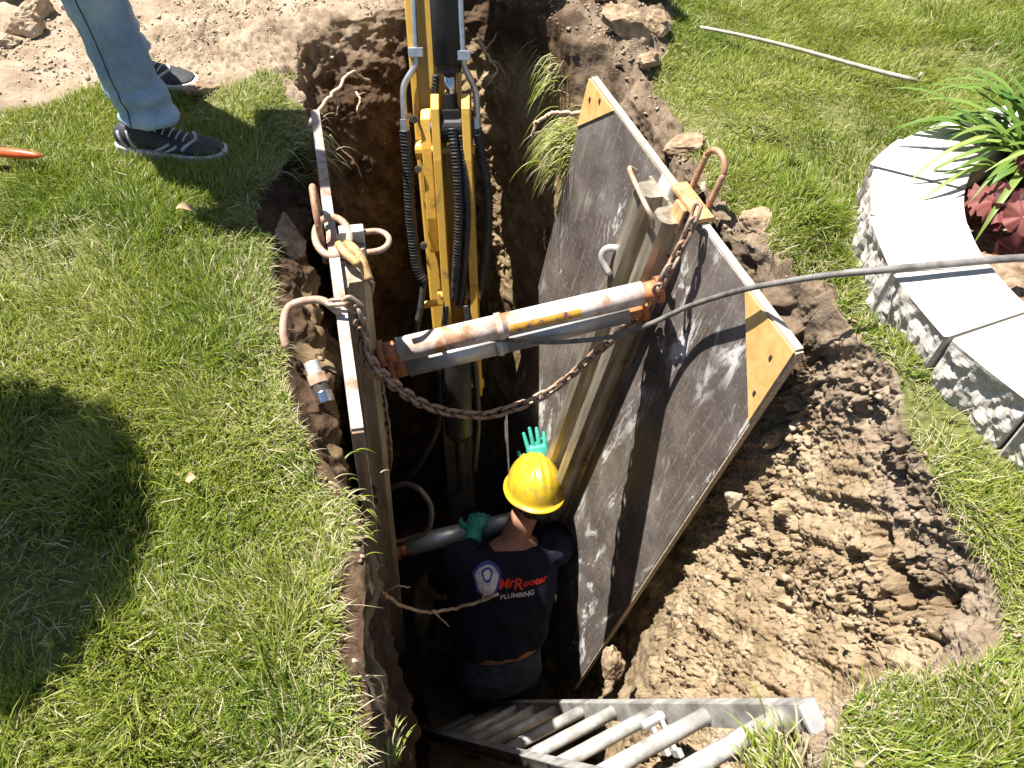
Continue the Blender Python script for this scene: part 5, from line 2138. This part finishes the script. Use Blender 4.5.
    link_mesh('hair', remesh(mb, .006, 3, lambda P: .004 * fbm(P * 60, 2, 3)), M['hair'], t, smooth=True)
    # --- hard hat
    hc = headc + up * .035 - fw * .005
    V, F = [], []
    na, nr = 72, 26
    for j in range(nr):
        u = j / (nr - 1)
        for i in range(na):
            a = 2 * math.pi * i / na
            ca, sa = math.cos(a), math.sin(a)
            if u < .82:
                th = u / .82 * math.pi / 2
                rr_ = math.sin(th) ** .92
                z = .155 * math.cos(th) ** .85
                X, Y = .120 * rr_ * ca, .150 * rr_ * sa
                ridge = 0
                for rx, rw_ in ((0, .011), (-.036, .007), (.036, .007)):
                    ridge += .009 * math.exp(-((X - rx) / rw_) ** 2) * min(1, (1 - (u / .82)) * 3.2)
                z += ridge
            else:
                k = (u - .82) / .18
                bw = .016 + .030 * max(0, sa) ** 3 + .006 * max(0, -sa)
                X, Y = (.120 + bw * k) * ca, (.150 + bw * k) * sa
                z = -.012 * k - .010 * k * max(0, sa)
            V.append(hc + (sd * X + fw * Y + up * z) * .90)
    for j in range(nr - 1):
        for i in range(na):
            F.append((j * na + i, j * na + (i + 1) % na, (j + 1) * na + (i + 1) % na, (j + 1) * na + i))
    mb = MB()
    mb.add(V, F)
    ht = mb.build('hard_hat', M['hat'], t, smooth=True)
    so = ht.modifiers.new('thick', 'SOLIDIFY')
    so.thickness = .003
    return t


worker()


def bystander():
    # standing beside the trench; only the lower legs are inside the picture
    heelN, toeN = Pz(124, 146, .02), Pz(226, 152, .02)
    fdir = (toeN - heelN)
    fdir.z = 0
    fdir.normalize()
    side = Vector((-fdir.y, fdir.x, 0))
    heelF = Pz(105, 77, .02)
    toeF = heelF + fdir * .30
    t = thing('person', ((heelN.x + heelF.x) / 2, (heelN.y + heelF.y) / 2, 0), 'standing person in faded blue jeans and black trainers beside the trench', 'person')
    hips = Vector(((heelN.x + heelF.x) / 2 + .02, (heelN.y + heelF.y) / 2 - .03, .93))
    legs = []
    an = heelN + fdir * .075 + Vector((0, 0, .08))
    kn = Vector((an.x - .02, an.y + .03, .50))
    hN = hips - side * .09
    legs.append((an, kn, hN))
    an2 = heelF + fdir * .075 + Vector((0, 0, .08))
    kn2 = Vector((an2.x - .0, an2.y - .03, .50))
    hF = hips + side * .09
    legs.append((an2, kn2, hF))
    mb = MB()
    ch = hips + Vector((.05, 0, .42))
    nk = ch + Vector((.02, 0, .16))
    hc = nk + Vector((.04, 0, .16))
    mb.loft([(hips - Vector((0, 0, .08)), side * .15, fdir * .10), (hips + Vector((0, 0, .08)), side * .15, fdir * .11), (lerp(hips, ch, .6), side * .15, fdir * .11), (ch, side * .18, fdir * .12), (lerp(ch, nk, .6), side * .15, fdir * .09), (lerp(ch, nk, .95), side * .06, fdir * .06)], 20)
    mb.limb([ch, nk, hc], [.06, .057, .055])
    head(mb, hc, fdir + Vector((0, 0, -.45)), Vector((fdir.x * .4, fdir.y * .4, 1)))
    for (a, k, h) in legs:
        a_ = a + Vector((.02, 0, 0))
        mb.limb([h, lerp(h, k, .5), k, lerp(k, a_, .35), a_], [.082, .066, .046, .042, .034])
    arms = []
    for s_ in (-1, 1):
        S0 = lerp(ch, nk, .5) + side * (.19 * s_)
        E0 = S0 + side * (.06 * s_) + Vector((0, 0, -.29)) - fdir * .03
        W0 = E0 + fdir * .16 + Vector((0, 0, -.18))
        mb.limb([S0, lerp(S0, E0, .5), E0, W0], [.056, .048, .042, .028])
        hand(mb, W0, W0 + fdir * .05 + Vector((0, 0, -.1)), side * s_, -1, curl=(.3,) * 4)
        arms.append((S0, E0, W0))
    link_mesh('body', remesh(mb, .007, 4), M['skin'], t, smooth=True)
    mb = MB()
    mb.loft([(hips - Vector((0, 0, .04)), side * .175, fdir * .13), (lerp(hips, ch, .5), side * .17, fdir * .13), (ch, side * .195, fdir * .135), (lerp(ch, nk, .55), side * .19, fdir * .105), (lerp(ch, nk, .8), side * .08, fdir * .07)], 24)
    for S0, E0, W0 in arms:
        mb.limb([lerp(S0, ch, .3), S0, lerp(S0, E0, .8)], [.08, .075, .068])
    link_mesh('shirt', remesh(mb, .010, 6), M['rail_grey'], t, smooth=True)
    mb = MB()
    mb.loft([(hc - fdir * .018 - Vector((0, 0, .03)), side * .076, fdir * .085), (hc - fdir * .008 + Vector((0, 0, .05)), side * .082, fdir * .10), (hc - fdir * .01 + Vector((0, 0, .10)), side * .06, fdir * .075)], 20)
    link_mesh('hair', remesh(mb, .007, 3), M['hair'], t, smooth=True)
    # jeans
    mb = MB()
    mb.loft([(hips - Vector((0, 0, .10)), side * .17, fdir * .12), (hips + Vector((0, 0, .06)), side * .168, fdir * .122)], 24)
    for (a, k, h) in legs:
        hem = a + Vector((.035, 0, .015))
        pts = [h, lerp(h, k, .5), k, lerp(k, hem, .5), lerp(k, hem, .9), hem]
        rad = [.100, .092, .075, .072, .072, .074]
        pts_ = catmull(pts, 8)
        rads = np.interp(np.linspace(0, len(pts) - 1, len(pts_)), range(len(pts)), rad)
        mb.loft([(p, fdir * r * 1.08, side * r * .92) for p, r in zip(pts_, rads)], 32)

    def wr(P):
        low = np.clip(1 - np.abs(P[:, 2] - .14) / .16, 0, 1)
        q = np.stack([P[:, 0] * 6, P[:, 1] * 6, P[:, 2] * 26], 1)
        return .009 * fbm(P * np.array([11, 11, 5]), 3, 17) - .007 * np.abs(fbm(np.stack([P[:, 0] * 9 + P[:, 2] * 8, P[:, 1] * 9, P[:, 2] * 9 - P[:, 0] * 7], 1), 2, 27)) + .016 * low * fbm(q, 2, 18)
    jm = remesh(mb, .009, 5, wr)
    jeans = link_mesh('jeans', jm, M['denim'], t, smooth=True)
    jv = BVHTree.FromPolygons([v.co + Vector(WORLD[t.name].translation) for v in jm.vertices], [p.vertices[:] for p in jm.polygons])
    # outer seam on the near leg
    a, k, h = legs[0]
    seam = []
    outv = (-side).normalized()
    for u in np.linspace(0.03, 1, 40):
        p = lerp(a, k, u) + outv * .3 + fdir * (.012)
        hh, *_ = jv.ray_cast(p, -outv)
        if hh:
            seam.append(hh + outv * .0005)
    if len(seam) > 3:
        mb = MB()
        mb.tube(seam, .0017, 6)
        mb.build('seam', M['jeans_dark'], jeans, smooth=True)
    # trainers
    for hl in (heelN, heelF):
        o = Vector((hl.x, hl.y, .0))

        def s(x, y, z):
            return o + fdir * x + side * y + Vector((0, 0, z))
        tr = thing  # noqa
        L = .30
        secs = []
        for x, w, zt, zb in ((-.005, .024, .085, .022), (.02, .034, .100, .018), (.06, .038, .105, .018), (.11, .039, .100, .018), (.15, .043, .082, .018), (.20, .048, .062, .018), (.25, .046, .050, .018), (.285, .034, .040, .020), (.30, .018, .034, .024)):
            secs.append((s(x, 0, (zt + zb) / 2), side * w, Vector((0, 0, (zt - zb) / 2))))
        mb = MB()
        mb.loft(secs, 22)
        sh = link_mesh('shoe', remesh(mb, .005, 2), M['shoe_black'], t, smooth=True)
        mb = MB()
        outl = []
        for x, w in ((-.012, .022), (.0, .034), (.05, .041), (.11, .041), (.17, .047), (.22, .051), (.27, .044), (.30, .028), (.312, .010)):
            outl.append((x, w))
        poly = [(x, w) for x, w in outl] + [(x, -w) for x, w in reversed(outl)]
        vs = [s(x, y, -.004 + (.008 if x > .28 else 0)) for x, y in poly] + [s(x, y, .030 + (.012 * max(0, .06 - x) / .06)) for x, y in poly]
        n = len(poly)
        mb.add(vs, [tuple(range(n)), tuple(range(2 * n - 1, n - 1, -1))] + [(i, (i + 1) % n, (i + 1) % n + n, i + n) for i in range(n)])
        mb.build('sole', M['shoe_sole'], sh, bevel=.004)
        # pale stripes and toe trim
        bvs = BVHTree.FromPolygons([v.co + Vector(WORLD[t.name].translation) for v in sh.data.vertices], [p.vertices[:] for p in sh.data.polygons])
        for (x0, z0, x1, z1) in ((.115, .034, .165, .062), (.14, .032, .185, .056), (.03, .04, .015, .085), (.055, .04, .045, .09)):
            pts = []
            for u in np.linspace(0, 1, 10):
                p = s(x0 + (x1 - x0) * u, -.15, z0 + (z1 - z0) * u)
                hh, *_ = bvs.ray_cast(p, side)
                if hh:
                    pts.append(hh)
            if len(pts) > 2:
                mb = MB()
                mb.tube(pts, .0045, 6)
                mb.build('stripe', M['shoe_grey'], sh, smooth=True)
        pts = []
        for u in np.linspace(-1, 1, 22):
            p = s(.225 - .03 * abs(u) ** 1.5, u * .05, .3)
            hh, *_ = bvs.ray_cast(p, Vector((0, 0, -1)))
            if hh:
                pts.append(hh)
        if len(pts) > 2:
            mb = MB()
            mb.tube(pts, .005, 6)
            mb.build('toe_band', M['shoe_grey'], sh, smooth=True)
        mb = MB()
        for k in range(5):
            p = s(.125 + .018 * k, 0, .3)
            row = []
            for u in np.linspace(-1, 1, 8):
                hh, *_ = bvs.ray_cast(s(.125 + .018 * k, u * .022, .3), Vector((0, 0, -1)))
                if hh:
                    row.append(hh + Vector((0, 0, .001)))
            if len(row) > 2:
                mb.tube(row, .0024, 6)
        mb.build('laces', M['shoe_grey'], sh, smooth=True)


bystander()

# ------------------------------------------------------------------ light
AZ, EL = R(-30), R(68)          # direction the light travels, over the ground
Lh = Vector((math.cos(AZ), math.sin(AZ), 0))
Ld = Lh * math.cos(EL) + Vector((0, 0, -math.sin(EL)))
sun = bpy.data.lights.new('sun', 'SUN')
sun.energy = 5.0
sun.angle = R(.5)
sun.color = (1, .955, .89)
so = bpy.data.objects.new('sun', sun)
COL.objects.link(so)
so.location = (-3, 2, 8)
so.rotation_euler = Ld.to_track_quat('-Z', 'Y').to_euler()

w = bpy.data.worlds.new('World')
scn.world = w
w.use_nodes = True
nt = w.node_tree
sky = nt.nodes.new('ShaderNodeTexSky')
sky.sky_type = 'NISHITA'
sky.sun_disc = False
sky.sun_elevation = EL
s_dir = -Ld
sky.sun_rotation = math.atan2(s_dir.x, s_dir.y)
nt.links.new(sky.outputs[0], nt.nodes['Background'].inputs[0])
nt.nodes['Background'].inputs[1].default_value = 0.05

scn.view_settings.view_transform = 'Standard'
scn.view_settings.look = 'None'
scn.view_settings.gamma = 1
scn.view_settings.exposure = 1.5
scn.view_settings.use_curve_mapping = False
scn.cycles.max_bounces = 6
scn.cycles.diffuse_bounces = 2
scn.cycles.glossy_bounces = 3
scn.cycles.transmission_bounces = 4
scn.cycles.use_denoising = True
